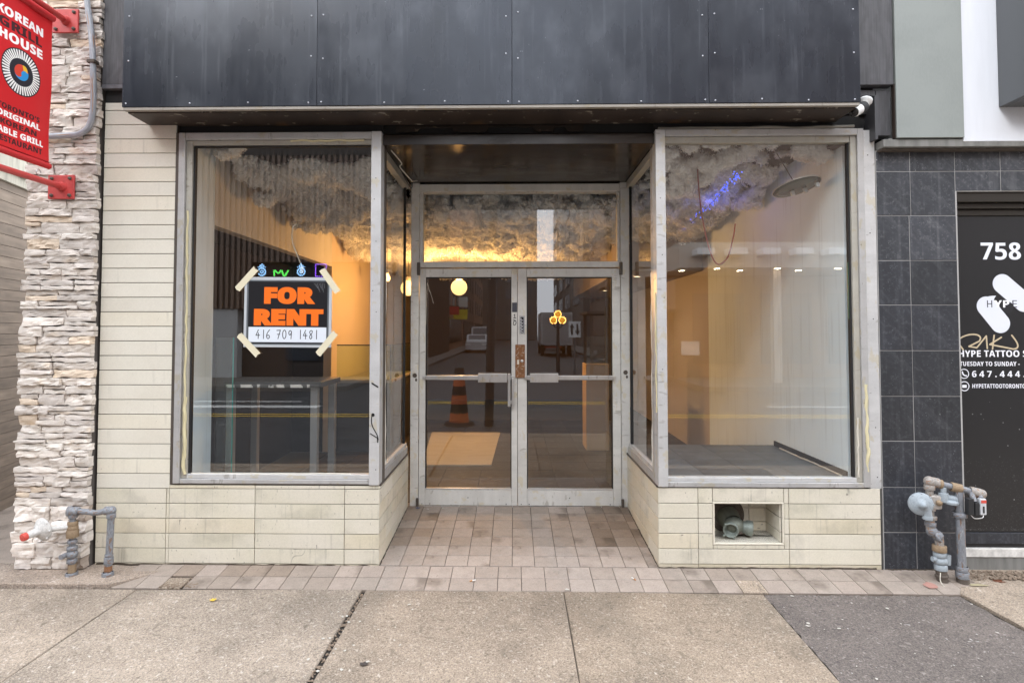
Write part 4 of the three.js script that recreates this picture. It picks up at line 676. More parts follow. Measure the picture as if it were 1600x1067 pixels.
  mesh('base_plate', [rbox(3.097, 4.04, 0.185, 0.261, -0.13, -0.07, 0.003)], slateLow[1], d);
  mesh('sill', [rbox(3.097, 4.04, 0.158, 0.184, -0.16, -0.078, 0.002)], blackMat, d); mesh('sill', rbox(3.097, 4.14, 0.098, 0.157, -0.16, -0.055, 0.004), tones(dirtyWhite, [1.1])[0], d); mesh('sill', rbox(3.097, 4.14, 0.0, 0.097, -0.16, -0.062, 0.004), beamMat, d);
  // ledge and fascia
  const f = group('fascia', rightB);
  mesh('ledge', [rbox(2.545, 5.2, 2.93, 2.985, -0.3, 0.085, 0.006), rbox(2.6, 5.2, 2.9855, 3.0, -0.3, 0.06, 0.004)], beamMat, f); mesh('ledge_underside', rbox(2.55, 5.2, 2.918, 2.9295, -0.1, 0.06, 0.003), oldIron, f);
  mesh('grey_panel', rbox(2.628, 3.085, 2.99, 4.6, 0.061, 0.1, 0.003), panelGrey, f);
  mesh('panel_edge', rbox(2.6205, 2.6275, 2.99, 3.37, 0.061, 0.09, 0.001), std({ color: lin(0.34, 0.17, 0.09), roughness: 0.8, map: woodTex }), f);
  mesh('white_panel', rbox(3.0865, 5.2, 2.965, 4.6, 0.0605, 0.088, 0.004), whitePanel, f);
  mesh('charcoal_board', rbox(2.29, 2.622, 3.363, 4.6, 0.02, 0.09, 0.004), charWood, f);
  mesh('back_panel', box(2.3, 2.62, 3.0, 3.362, -0.28, -0.05), blackMat, f);
  mesh('timber_block', [rbox(2.52, 2.618, 3.02, 3.34, -0.03, 0.055, 0.004), rbox(2.39, 2.5195, 3.3, 3.345, -0.03, 0.05, 0.004)], tones(charWood, [0.8])[0], f);
  mesh('side_plate', rbox(2.5, 2.519, 2.99, 3.299, -0.05, 0.07, 0.002), plain(0.05, 0.05, 0.055, 0.5), f);
  const s = group('sign_box', rightB);
  mesh('frame', [rbox(3.33, 3.37, 3.2, 4.6, 0.089, 0.31, 0.004), rbox(3.3705, 5, 3.2, 3.235, 0.089, 0.31, 0.004)], darkMetal, s); mesh('frame_trim', rbox(3.3705, 3.38, 3.236, 4.6, 0.28, 0.314, 0.001), plain(0.5, 0.5, 0.52, 0.4, 0.3), s); mesh('face', box(3.3805, 5, 3.236, 4.6, 0.25, 0.285), whitePanel, s);
}
// ---------------------------------------------------------------- red banner and its bracket
{
  const t = thing('banner_sign', 'red vertical banner with a ray emblem hung from red wall brackets on the stone pier', 'banner', [-3.17, 0, 0]);
  const z0 = 0.215, z1 = 0.7, y0 = 2.765, y1 = 3.83, w = z1 - z0, h = y1 - y0;
  const art = print(w, h, 1400, (g) => {
    g.fillStyle = '#c8151c'; g.fillRect(0, 0, w, h); const mid = w / 2, Y = (y) => y1 - y; g.textAlign = 'center';
    const t = (s, y, cap, wid, col) => { g.save(); g.translate(mid, Y(y)); g.font = 'bold 40px sans-serif'; const m = g.measureText(s).width, ky = cap / 29; g.scale(wid / m, ky); g.fillStyle = g.strokeStyle = col; g.lineWidth = 2; g.fillText(s, 0, 0); g.strokeText(s, 0, 0); g.restore(); };
    t('KOREAN', 3.645, 0.055, 0.36, '#f4f1ee'); t('GRILL', 3.568, 0.058, 0.33, '#3a1218'); t('HOUSE', 3.49, 0.058, 0.34, '#f4f1ee');
    g.save(); g.translate(mid, Y(3.325)); g.fillStyle = '#1d1a20'; g.beginPath(); g.arc(0, 0, 0.148, 0, 7); g.fill();
    g.strokeStyle = '#efece8'; for (let k = 0; k < 44; k++) { const a = k / 44 * Math.PI * 2; g.lineWidth = 0.0105; g.beginPath(); g.moveTo(Math.cos(a) * 0.086, Math.sin(a) * 0.086); g.lineTo(Math.cos(a) * 0.141, Math.sin(a) * 0.141); g.stroke(); }
    g.fillStyle = '#24222a'; g.beginPath(); g.arc(0, 0, 0.086, 0, 7); g.fill();
    g.fillStyle = '#2a8fd0'; g.beginPath(); g.arc(0, 0, 0.05, -0.3, Math.PI - 0.3); g.fill(); g.fillStyle = '#d0412c'; g.beginPath(); g.arc(0, 0, 0.05, Math.PI - 0.3, -0.3); g.fill(); g.fillStyle = '#e8b52a'; g.beginPath(); g.arc(0.012, -0.022, 0.03, -1.8, 1.4); g.fill(); g.fillStyle = '#d0412c'; g.beginPath(); g.arc(-0.022, 0.008, 0.026, 0, 7); g.fill(); g.fillStyle = '#2a8fd0'; g.beginPath(); g.arc(0.022, 0.006, 0.024, 0, 7); g.fill(); g.restore();
    t("TORONTO'S", 3.055, 0.032, 0.32, '#3a1218'); t('ORIGINAL', 3.005, 0.036, 0.33, '#f4f1ee'); t('KOREAN', 2.955, 0.034, 0.28, '#3a1218'); t('TABLE GRILL', 2.9, 0.038, 0.38, '#f4f1ee'); t('RESTAURANT', 2.846, 0.036, 0.36, '#3a1218');
  });
  const g = new THREE.PlaneGeometry(w, h, 30, 50), p = g.attributes.position;
  for (let i = 0; i < p.count; i++) { const x = p.getX(i), y = p.getY(i); p.setZ(i, 0.006 * Math.sin(x * 22 + y * 3) * (0.4 + 0.6 * Math.abs(y)) + 0.005 * Math.sin(y * 9 + 1)); } g.computeVertexNormals();
  const m = mesh('fabric', g.rotateY(Math.PI / 2).translate(0, (y0 + y1) / 2, (z0 + z1) / 2), std({ map: art, roughness: 0.55 }), t);
  const g2 = [[y0 + 0.022, 0.02], [y1 - 0.02, 0.024]].map(([y, q]) => mesh('sleeve', cyl([0, y, z0], [0, y, z1], q), plain(0.5, 0.018, 0.022, 0.55), t));
  mesh('stitching', [box(-0.009, 0.009, y0 + 0.047, y0 + 0.0495, z0, z1)], plain(0.35, 0.01, 0.015, 0.7), t);
  for (const [y, top] of [[2.675, 0], [3.86, 1]]) {
    mesh('arm', cyl([0, y, 0.1], [0, y + (top ? 0 : 0.0), 1.0], 0.021), redPaint, t);
    const pl = mesh('mounting_plate', [rbox(-0.1, 0.085, y - 0.085, y + 0.085, 0.085, 0.102, 0.005), cyl([0, y, 0.102], [0, y, 0.13], 0.034, 0.026)], redPaint, t);
    for (const [a, b] of [[-0.07, -0.06], [0.058, -0.06], [-0.07, 0.06], [0.058, 0.06]]) mesh('bolt', lathe([[0, 0.012], [0.011, 0.011], [0.013, 0]], [a, y + b, 0.102], [0, 0, 1], 6), oldIron, pl);
  }
  mesh('hook', new THREE.TorusGeometry(0.018, 0.004, 6, 16, 5).rotateY(Math.PI / 2).translate(0, 2.725, 0.3), steel, t);
}
// ---------------------------------------------------------------- rent sign
{
  const w = 0.63, h = 0.5, t = thing('rent_sign', 'black and orange for rent sign with a handwritten phone number taped to the left window', 'sign', [-1.613, 1.8, -0.026]);
  const art = print(w, h, 1300, (g) => {
    g.fillStyle = '#b8bcc0'; g.fillRect(0, 0, w, h); g.fillStyle = '#5b6064'; g.fillRect(0.018, 0.02, w - 0.036, h - 0.036); g.fillStyle = '#1b1a1d'; g.fillRect(0.03, 0.03, w - 0.06, h - 0.055);
    g.textAlign = 'center'; const big = (s, y, cap, wid) => { g.save(); g.translate(w / 2, y); g.font = 'bold 40px sans-serif'; const m = g.measureText(s).width; g.scale(wid / (m + 6), cap / 33); g.fillStyle = g.strokeStyle = '#f2701d'; g.lineWidth = 4.6; g.lineJoin = 'miter'; g.fillText(s, 0, 0); g.strokeText(s, 0, 0); g.restore(); };
    big('FOR', 0.182, 0.118, 0.385); big('RENT', 0.338, 0.118, 0.53);
    g.fillStyle = '#d8dee6'; g.fillRect(0.034, 0.357, w - 0.068, 0.108);
    g.strokeStyle = '#2b2d33'; g.lineWidth = 0.0055; g.lineCap = g.lineJoin = 'round'; const D = { 4: 'M.6 0L.05.62L.95.62M.62.35L.6 1', 1: 'M.5 0L.5 1', 6: 'M.8 0Q.1.35.1.75Q.2 1 .5 1Q.85.95.8.72Q.6.5.15.7', 7: 'M.05.05L.9.02L.35 1M.2.5L.75.48', 0: 'M.5 0Q.05.1.1.6Q.2 1 .5 1Q.9.9.9.5Q.9.05.5 0', 9: 'M.85.2Q.5-.1.2.25Q.2.55.5.55Q.85.4.85.15L.75 1', 8: 'M.85.12Q.5-.08.2.2Q.3.45.6.55Q.95.8.5 1Q.05.9.3.6Q.8.4.85.12' };
    const glyph = (n, x, y, gw, gh) => { g.beginPath(); const tok = D[n].match(/[MLQ]|-?\d*\.?\d+/g); let i = 0, c; const P = () => [x + +tok[i++] * gw, y + +tok[i++] * gh]; while (i < tok.length) { if (/[MLQ]/.test(tok[i])) c = tok[i++]; if (c === 'M') g.moveTo(...P()); else if (c === 'L') g.lineTo(...P()); else { const a = P(), b = P(); g.quadraticCurveTo(...a, ...b); } } g.stroke(); };
    let x = 0.088; for (const ch of '416 709 1481') { if (ch === ' ') { x += 0.034; continue; } glyph(ch, x, 0.378, 0.03, 0.062); x += ch === '1' ? 0.034 : 0.041; }
    g.strokeStyle = 'rgba(235,238,240,0.5)'; g.lineWidth = 0.0018; for (let k = 0; k < 7; k++) { g.beginPath(); g.moveTo(0.5 + k * 0.012, 0.04); g.lineTo(0.53 + k * 0.008, 0.075 + (k % 3) * 0.015); g.stroke(); }
  });
  const b = mesh('board', rbox(-w / 2, w / 2, -h / 2, h / 2, -0.005, 0.002, 0.0015), plain(0.45, 0.47, 0.48, 0.4), t);
  mesh('print', new THREE.PlaneGeometry(w - 0.003, h - 0.003).translate(0, 0, 0.0032), std({ map: art, roughness: 0.3 }), b); t.rotation.z = -0.008;
  const tp = phy({ color: lin(0.68, 0.62, 0.45), roughness: 0.7 });
  for (const [x, y, a, L] of [[-0.3, 0.235, 0.85, 0.2], [0.3, 0.225, -0.95, 0.2], [-0.275, -0.235, -0.8, 0.2], [0.285, -0.22, 0.9, 0.2]]) {
    const g = new THREE.PlaneGeometry(L, 0.046, 14, 2), p = g.attributes.position; for (let i = 0; i < p.count; i++) { p.setZ(i, 0.0015 * n3(p.getX(i) * 60, p.getY(i) * 60, x * 9, 3)); if (Math.abs(p.getX(i)) > L / 2 - 1e-4) p.setX(i, p.getX(i) + (n3(p.getY(i) * 90, 1, x, 4) - 0.5) * 0.03); } g.computeVertexNormals();
    const m = mesh('tape', g, tp, t); m.position.set(x, y, 0.0055); m.rotation.z = a;
  }
}
// ---------------------------------------------------------------- security camera
{
  const t = thing('security_camera', 'white bullet security camera under the right end of the black sign', 'security camera', [2.345, 3.17, 0.15]); t.scale.setScalar(0.95);
  const d = V(-0.62, -0.35, 0.35).normalize(), P = (k) => d.clone().multiplyScalar(k).toArray();
  mesh('body', [lathe([[0, -0.085], [0.03, -0.083], [0.036, -0.07], [0.038, 0.06], [0.034, 0.075]], [0, 0, 0], d.toArray(), 20)], plain(0.72, 0.71, 0.69, 0.4), t);
  mesh('lens_face', lathe([[0.033, 0.0], [0.03, 0.004], [0.012, 0.003], [0.011, 0.008], [0, 0.01]], P(0.072), d.toArray(), 20), plain(0.015, 0.015, 0.017, 0.15), t);
  mesh('rear_ring', lathe([[0.0375, -0.012], [0.0405, -0.01], [0.0405, 0.05], [0.0375, 0.052]], P(-0.05), d.toArray(), 20), rubber, t);
  mesh('mount', lathe([[0.0, 0.05], [0.045, 0.05], [0.045, 0.035], [0.025, 0.02], [0.015, 0]], P(-0.075).map((c, i) => c + [0.0, 0.005, 0][i]), [0.35, 0.9, -0.3], 20), plain(0.75, 0.75, 0.74, 0.4), t);
}
// ---------------------------------------------------------------- standpipe in the niche
{
  const t = thing('fire_standpipe', 'weathered bronze twin outlet fire pipe connection inside the tiled niche', 'standpipe', [1.555, 0.325, -0.24]);
  mesh('flange', [lathe([[0, 0.03], [0.07, 0.032], [0.118, 0.02], [0.128, 0.008], [0.128, 0]], [0, 0, 0], [0, 0, 1], 32)], oldIron, t);
  mesh('neck', [lathe([[0.082, 0], [0.075, 0.05], [0.068, 0.09]], [0, -0.005, 0.02], [0.05, -0.3, 1], 24), ball(0.01, -0.04, 0.11, 0.066, 1.15, 0.9, 1, 20)], tones(verdigris, [[0.8, 0.76, 0.7]])[0], t);
  const out = (p, d, L, name) => { mesh(name, [lathe([[0.036, 0], [0.042, L * 0.55], [0.05, L * 0.62], [0.053, L * 0.8], [0.053, L], [0.042, L], [0.038, L * 0.55], [0, L * 0.4]], p, d, 24)], verdigris, t); };
  out([-0.02, -0.045, 0.115], [-0.25, -0.1, 1], 0.08, 'outlet'); out([0.03, -0.045, 0.11], [1, -0.12, 0.25], 0.105, 'outlet');
  for (const a of [0.6, 2.2, 3.8, 5.2]) mesh('lug', ball(-0.042 + Math.cos(a) * 0.055, -0.055 + Math.sin(a) * 0.055, 0.185, 0.009, 1, 1, 1.2, 8), verdigris, t);
  mesh('clamp', rbox(0.02, 0.055, -0.09, -0.07, 0.13, 0.16, 0.004), oldIron, t);
}
// ---------------------------------------------------------------- gas pipes
function fit(a, b, r, k = 1.35) { const A = V(...a), B = V(...b), d = B.clone().sub(A), L = d.length(); return lathe([[r, 0], [r * k, 0.004], [r * k, L - 0.004], [r, L]], a, d.toArray(), 18); }
{
  const t = thing('gas_pipe', 'grey gas pipe loop with a red capped regulator in front of the stone pier', 'gas pipe', [-2.98, 0, 0.17]);
  const top = 0.45, xr = 0.262;
  mesh('riser', [cyl([0, 0.01, 0], [0.003, 0.15, 0], 0.021), cyl([0, 0.15, 0], [0, top, 0], 0.019)], pipeMat, t);
  mesh('riser_base', fit([0, -0.005, 0], [0, 0.045, 0], 0.03, 1.25), pipeMat, t);
  mesh('rusty_nipple', cyl([0.002, 0.045, 0], [0.002, 0.1, 0], 0.024), brass, t);
  mesh('valve', [fit([0, 0.105, 0], [0, 0.135, 0], 0.022, 1.4), ball(0, 0.165, 0, 0.036, 1, 0.95, 1), fit([0, 0.19, 0], [0, 0.22, 0], 0.022, 1.45), cyl([-0.03, 0.165, 0.02], [-0.03, 0.165, 0.06], 0.016), fit([0, 0.235, 0], [0, 0.262, 0], 0.022, 1.35)], pipeMat, t);
  mesh('brass_union', [fit([0, 0.275, 0], [0, 0.33, 0], 0.024, 1.5), ball(0, 0.34, 0, 0.034), fit([0, 0.35, 0], [0, 0.385, 0], 0.024, 1.3)], brass, t);
  mesh('elbow', [ball(0, top, 0.004, 0.031), fit([0, 0.405, 0], [0, 0.435, 0], 0.022, 1.3), fit([0, top, 0], [0.04, top - 0.002, 0], 0.022, 1.35), lathe([[0, 0.034], [0.03, 0.03], [0.034, 0.01], [0.028, 0]], [-0.006, top, 0], [-0.6, 0.2, 0.75], 16)], pipeMat, t);
  mesh('cross_pipe', tube([[0.03, top, 0], [0.08, top - 0.002, 0], [0.12, top - 0.004, 0.003], [0.15, top - 0.008, 0.005], [0.19, top - 0.004, 0.004], [0.225, top + 0.006, 0], [0.25, top + 0.008, 0]], 0.019, 40, 12), pipeMat, t);
  mesh('elbow', [ball(xr, top + 0.006, 0, 0.03), fit([xr, top - 0.045, 0], [xr, top - 0.01, 0], 0.022, 1.3), fit([xr - 0.045, top + 0.004, 0], [xr - 0.012, top + 0.006, 0], 0.022, 1.3)], pipeMat, t);
  mesh('riser', cyl([xr - 0.012, 0.02, 0.002], [xr, top, 0], 0.0215), pipeMat, t);
  mesh('coupling', [fit([xr - 0.01, 0.1, 0.002], [xr - 0.009, 0.15, 0.002], 0.023, 1.25), fit([xr - 0.009, 0.152, 0.002], [xr - 0.008, 0.17, 0.002], 0.023, 1.12)], pipeMat, t);
  mesh('rusty_nipple', cyl([xr - 0.012, 0.055, 0.002], [xr - 0.0115, 0.09, 0.002], 0.0235), rust, t); mesh('riser_base', fit([xr - 0.013, 0.0, 0.003], [xr - 0.013, 0.05, 0.003], 0.029, 1.25), pipeMat, t);
  const g = mesh('regulator', [lathe([[0, -0.02], [0.05, -0.02], [0.072, -0.008], [0.078, -0.003], [0.078, 0.006], [0.07, 0.012], [0.045, 0.034], [0.026, 0.04], [0.022, 0.09], [0.021, 0.1]], [-0.16, 0.345, 0.05], [-0.35, -0.12, 1], 30), cyl([-0.12, 0.345, 0.05], [-0.01, 0.35, 0.01], 0.017), ...[0, 1, 2, 3, 4, 5, 6, 7].map((k) => { const a = k * Math.PI / 4; return ball(-0.158 + Math.cos(a) * 0.066, 0.346 + Math.sin(a) * 0.068, 0.063 + Math.cos(a) * 0.022, 0.008, 1, 1, 1, 6); })], dirtyWhite, t);
  mesh('red_cap', lathe([[0.02, 0], [0.025, 0.002], [0.025, 0.026], [0.022, 0.03], [0, 0.031]], [-0.192, 0.334, 0.142], [-0.35, -0.12, 1], 18), capRed, g);
}
{
  const t = thing('gas_pipe', 'grey gas pipes with a pale blue regulator by the slate wall and black door', 'gas pipe', [2.79, 0, 0.14]); t.scale.set(0.95, 0.97, 0.95);
  const e = [[-0.02, 0.685, 0], [0.29, 0.615, 0.06]];
  mesh('elbow', [ball(-0.03, 0.688, 0, 0.036), fit([-0.03, 0.63, 0], [-0.03, 0.668, 0], 0.026, 1.3), fit([-0.015, 0.686, 0], [0.03, 0.677, 0.006], 0.026, 1.3)], pipeWarm, t);
  mesh('cross_pipe', cyl([-0.03, 0.688, 0], [0.265, 0.625, 0.05], 0.021), pipeMat, t);
  mesh('pipe_cap', [fit([0.215, 0.636, 0.042], [0.28, 0.622, 0.052], 0.026, 1.25), ball(0.285, 0.621, 0.053, 0.031)], pipeWarm, t); mesh('coupling', [fit([0.1, 0.66, 0.022], [0.165, 0.647, 0.033], 0.026, 1.2), fit([0.028, 0.675, 0.008], [0.05, 0.671, 0.012], 0.026, 1.2)], brass, t);
  mesh('riser', [cyl([-0.03, 0.4, 0], [-0.03, 0.69, 0], 0.024), fit([-0.025, 0.43, 0], [-0.022, 0.46, 0], 0.026, 1.35), fit([-0.03, 0.49, 0], [-0.03, 0.515, 0], 0.026, 1.3)], pipeWarm, t);
  mesh('meter_block', [rbox(-0.04, 0.035, 0.505, 0.6, -0.03, 0.035, 0.012)], tones(pipeWarm, [1.3])[0], t);
  mesh('brass_plug', lathe([[0, 0.022], [0.018, 0.02], [0.02, 0]], [0.004, 0.555, 0.034], [0, 0, 1], 6), brass, t);
  mesh('bypass_valve', [cyl([0.03, 0.59, 0.02], [0.14, 0.575, 0.025], 0.022), fit([0.05, 0.555, 0.02], [0.05, 0.62, 0.02], 0.026, 1.2), lathe([[0, 0.03], [0.045, 0.026], [0.05, 0.012], [0.045, 0]], [0.09, 0.545, 0.025], [0.1, 1, 0], 18), cyl([0.05, 0.61, 0.02], [0.052, 0.655, 0.02], 0.018)], paleBlue, t);
  const g = mesh('regulator', [lathe([[0, -0.03], [0.055, -0.028], [0.072, -0.008], [0.076, -0.004], [0.076, 0.008], [0.07, 0.014], [0.045, 0.03], [0.02, 0.034], [0.018, 0.062], [0, 0.064]], [-0.115, 0.545, 0.03], [-0.3, 0.02, 1], 32), cyl([-0.09, 0.53, 0.03], [-0.02, 0.55, 0.0], 0.03), fit([-0.075, 0.47, 0.04], [-0.078, 0.44, 0.04], 0.026, 1.2), cyl([-0.085, 0.52, 0.035], [-0.076, 0.46, 0.04], 0.034, 0.028)], paleBlue, t);
  for (let k = 0; k < 8; k++) { const a = k * Math.PI / 4; mesh('bolt', ball(-0.114 + Math.cos(a) * 0.068, 0.546 + Math.sin(a) * 0.07, 0.04 + Math.cos(a) * 0.02, 0.007, 1, 1, 1, 6), paleBlue, g); }
  mesh('offset_pipe', tube([[-0.03, 0.44, 0], [-0.03, 0.37, 0], [-0.02, 0.345, 0.002], [0.01, 0.325, 0.004], [0.025, 0.3, 0.004], [0.026, 0.2, 0.004]], 0.027, 40, 14), pipeWarm, t);
  mesh('elbow', [ball(-0.022, 0.352, 0.001, 0.036), fit([-0.03, 0.385, 0], [-0.03, 0.415, 0], 0.027, 1.3), ball(0.015, 0.322, 0.004, 0.036), new THREE.TorusGeometry(0.034, 0.012, 8, 20).rotateY(0.9).rotateZ(0.5).translate(0.012, 0.326, 0.012)], pipeMat, t);
  mesh('brass_union', [fit([0.025, 0.215, 0.004], [0.026, 0.262, 0.004], 0.03, 1.45)], brass, t);
  mesh('valve', [fit([0.026, 0.18, 0.004], [0.026, 0.215, 0.004], 0.026, 1.5), ball(0.03, 0.155, 0.004, 0.042, 1.1, 0.8, 1), cyl([-0.03, 0.17, 0.01], [0.08, 0.155, 0.01], 0.017), fit([0.075, 0.13, 0.01], [0.078, 0.2, 0.01], 0.016, 1.2), fit([0.032, 0.09, 0.006], [0.031, 0.13, 0.004], 0.028, 1.4)], paleBlue, t);
  mesh('riser_base', [cyl([0.04, -0.01, 0.01], [0.032, 0.1, 0.006], 0.034), fit([0.036, 0.045, 0.008], [0.034, 0.065, 0.007], 0.034, 1.2)], oldIron, t);
  mesh('loose_wire', tube([[0.0, 0.09, 0.045], [-0.012, 0.04, 0.06], [0.01, 0.0, 0.085], [0.05, -0.02, 0.1], [0.09, 0.0, 0.09]], 0.003, 30, 5), caulkWhite, t);
  mesh('riser', cyl([0.165, 0.02, 0.02], [0.15, 0.63, 0.03], 0.027), pipeMat, t);
  mesh('coupling', [fit([0.167, 0.045, 0.02], [0.166, 0.09, 0.02], 0.034, 1.2), fit([0.166, 0.092, 0.02], [0.165, 0.125, 0.02], 0.034, 1.12), fit([0.155, 0.455, 0.028], [0.153, 0.49, 0.028], 0.033, 1.3)], pipeMat, t); mesh('riser_base', cyl([0.172, -0.02, 0.02], [0.168, 0.05, 0.02], 0.042, 0.036), oldIron, t);
  mesh('black_switch', [rbox(0.16, 0.2, 0.49, 0.6, 0.062, 0.1, 0.006), rbox(0.205, 0.235, 0.485, 0.575, 0.062, 0.1, 0.006)], rubber, t); mesh('hanger', [cyl([0.215, 0.575, 0.08], [0.215, 0.63, 0.055], 0.017), cyl([0.262, 0.6, 0.08], [0.262, 0.63, 0.055], 0.013)], pipeMat, t);
  const s = mesh('meter_index', rbox(0.242, 0.285, 0.49, 0.6, 0.062, 0.098, 0.008), plain(0.5, 0.51, 0.53, 0.4), t); mesh('red_label', rbox(0.246, 0.281, 0.57, 0.59, 0.0985, 0.1, 0.0005), capRed, s); mesh('dark_label', rbox(0.256, 0.268, 0.505, 0.55, 0.0985, 0.1, 0.0005), rubber, s);
  mesh('seal_wire', tube([[0.18, 0.49, 0.09], [0.2, 0.47, 0.1], [0.25, 0.475, 0.1], [0.265, 0.49, 0.09]], 0.003, 20, 5), steel, t);
}
// ---------------------------------------------------------------- small things on the ground
{
  const leaf = (pos, turn, col, label, s = 1) => {
    const sh = new THREE.Shape(); sh.moveTo(0, -0.03); for (const [a, b] of [[0.012, -0.012], [0.03, -0.012], [0.02, 0.004], [0.03, 0.02], [0.012, 0.016], [0, 0.036], [-0.011, 0.017], [-0.028, 0.02], [-0.02, 0.003], [-0.03, -0.014], [-0.011, -0.012]]) sh.lineTo(a, b);
    const g = new THREE.ExtrudeGeometry(sh, { depth: 0.001, bevelEnabled: false }), p = g.attributes.position; for (let i = 0; i < p.count; i++) p.setZ(i, p.getZ(i) + 6 * p.getX(i) ** 2 + 4 * p.getY(i) ** 2); g.computeVertexNormals();
    const m = mesh('fallen_leaf', g.rotateX(-Math.PI / 2).scale(s, s, s), col); m.position.set(...pos); m.rotation.y = turn; tag(m, label, 'leaf');
  };
  leaf([-1.86, 0.006, 0.47], 0.6, plain(0.6, 0.4, 0.05, 0.7), 'small yellow leaf lying on the concrete slab in front of the left window', 0.7);
  leaf([3.21, 0.01, 0.12], 1.9, plain(0.16, 0.055, 0.025, 0.8), 'curled reddish brown leaf on the concrete beside the right gas pipe', 1.3);
  leaf([-0.84, 0.117, -1.03], 2.4, plain(0.06, 0.07, 0.12, 0.7), 'small dark leaf on the tiles by the left door hinge', 0.8);
  for (const [x, z, a, l] of [[-0.275, 0.21, 0.5, 'cigarette butt on the tile strip left of the doorway middle'], [0.795, 0.165, 2.0, 'cigarette butt on the tile strip right of the doorway middle']]) { const t = thing('cigarette_butt', l, 'cigarette butt', [x, 0.026, z], a); mesh('filter', cyl([-0.018, 0, 0], [0.0, 0, 0], 0.004, 0.004, 10), plain(0.45, 0.2, 0.06, 0.8), t); mesh('paper', cyl([0.0, 0, 0], [0.024, 0, 0], 0.0039, 0.0036, 10), plain(0.75, 0.73, 0.7, 0.8), t); }
  const r = rng(808), G = []; const chip = (x, z, s, y = 0.004) => { const g = new THREE.CircleGeometry(s, 6), p = g.attributes.position; for (let i = 0; i < p.count; i++) p.setXYZ(i, p.getX(i) * rr(0.6, 1.3, r), p.getY(i) * rr(0.4, 1, r), rr(0, s * 0.3, r)); g.rotateX(-Math.PI / 2).rotateY(r() * 6).translate(x, y, z); g.computeVertexNormals(); G.push(g.toNonIndexed()); };
  for (let k = 0; k < 26; k++) chip(rr(-1.1, -0.6, r), rr(0.33, 1.2, r), rr(0.004, 0.013, r)); for (let k = 0; k < 38; k++) chip(rr(1.65, 2.9, r), rr(0.34, 1.25, r), 0.003 + 0.011 * r() ** 2, 0.0025); for (let k = 0; k < 30; k++) chip(rr(-2.4, 3.4, r), rr(0.33, 1.25, r), rr(0.003, 0.007, r)); for (const [x, z, s] of [[0.34, 0.3, 0.014], [-0.75, -1.0, 0.014], [-0.62, -1.03, 0.02]]) chip(x, z, s, z < 0 ? 0.118 : 0.012);
  tag(mesh('litter_scraps', merge(G), plain(0.46, 0.43, 0.38, 0.95)), 'tiny pale paper and paint scraps scattered over the sidewalk', 'litter', null, 'stuff');
  const grit = []; for (let k = 0; k < 500; k++) { const x = rr(2.72, 3.6, r), z = rr(-0.02, 0.12, r); if (x < 2.95 && z > 0.08) continue; grit.push(new THREE.IcosahedronGeometry(rr(0.003, 0.011, r), 0).scale(1.2, 0.7, 1).translate(x, 0.022, z)); } for (let k = 0; k < 140; k++) grit.push(new THREE.IcosahedronGeometry(rr(0.003, 0.01, r), 0).scale(1.2, 0.7, 1).translate(rr(-2.3, -2.08, r), 0.006, rr(0.16, 0.3, r)));
  for (let k = 0; k < 110; k++) { const t = r(); grit.push(new THREE.IcosahedronGeometry(rr(0.003, 0.009, r), 0).scale(1.2, 0.7, 1).translate(-0.967 - t * 0.012 + rr(-0.014, 0.014, r), -0.006, 0.31 + t * 0.95)); }
  tag(mesh('grit', merge(grit), std({ color: lin(0.2, 0.15, 0.11), roughness: 1 })), 'loose brown grit along the slab joint and at the foot of the slate wall', 'grit', null, 'stuff');
  const blob = (name, x, z, w, h, col, label, seed, y = 0.008) => { const sh = new THREE.Shape(); for (let k = 0; k < 40; k++) { const a = k / 40 * Math.PI * 2, q = 0.7 + 0.6 * n3(Math.cos(a) * 2 + 5, Math.sin(a) * 2 + 5, seed, 3); sh[k ? 'lineTo' : 'moveTo'](Math.cos(a) * w * q, Math.sin(a) * h * q); } const m = mesh(name, new THREE.ShapeGeometry(sh).rotateX(-Math.PI / 2), col); m.position.set(x, y, z); tag(m, label, 'paint mark'); return m; };
  const b1 = blob('paint_mark', 2.7, 0.215, 0.04, 0.036, plain(0.34, 0.18, 0.145, 0.95), 'faded red spray paint mark on the right end of the tile strip', 2, 0.019); b1.rotation.x = 0.11;
  blob('paint_mark', 3.02, 0.2, 0.06, 0.018, plain(0.34, 0.29, 0.18, 0.95), 'faded yellow spray paint mark on the concrete by the right gas pipe', 4, 0.018);
  blob('tar_spot', -0.75, 1.13, 0.022, 0.016, plain(0.05, 0.04, 0.035, 0.9), 'small dark tar spot on the concrete near the bottom left joint', 6, 0.007).userData.category = 'stain';
}
// ---------------------------------------------------------------- across the street (seen in the glass)
const ZB = 16, brickT = tex(512, 4, (u, v) => { const k = 0.7 + 0.5 * fbm(u, v, 8, 8, 700, 4); return [0.2 * k, 0.13 * k, 0.1 * k]; });
structure(mesh('far_sidewalk', [box(-40, -5, -0.13, 0.02, 13, 17), box(5.6, 40, -0.13, 0.02, 13, 17), box(-6, -4.2, -0.13, 0.021, 17.001, 95), box(5.0, 8, -0.13, 0.021, 17.001, 95)], plain(0.14, 0.13, 0.12, 0.9)), 'far pavements along the opposite side and the side street', 'pavement');
function windows(b, wall, face, x0, x1, y0, y1, nx, ny, glassM, zf, alongZ) {
  const w = (x1 - x0) / nx, h = (y1 - y0) / ny;
  for (let i = 0; i < nx; i++) for (let k = 0; k < ny; k++) { const a = x0 + w * (i + 0.22), c = x0 + w * (i + 0.78), p = y0 + h * (k + 0.18), q = y0 + h * (k + 0.8); const m = mesh('window', alongZ ? box(zf - 0.08, zf + 0.03, p, q, a, c) : box(a, c, p, q, zf - 0.03, zf + 0.08), glassM, b); }
}
const winDark = plain(0.03, 0.035, 0.045, 0.15), brick = std({ map: brickT, roughness: 0.9 });
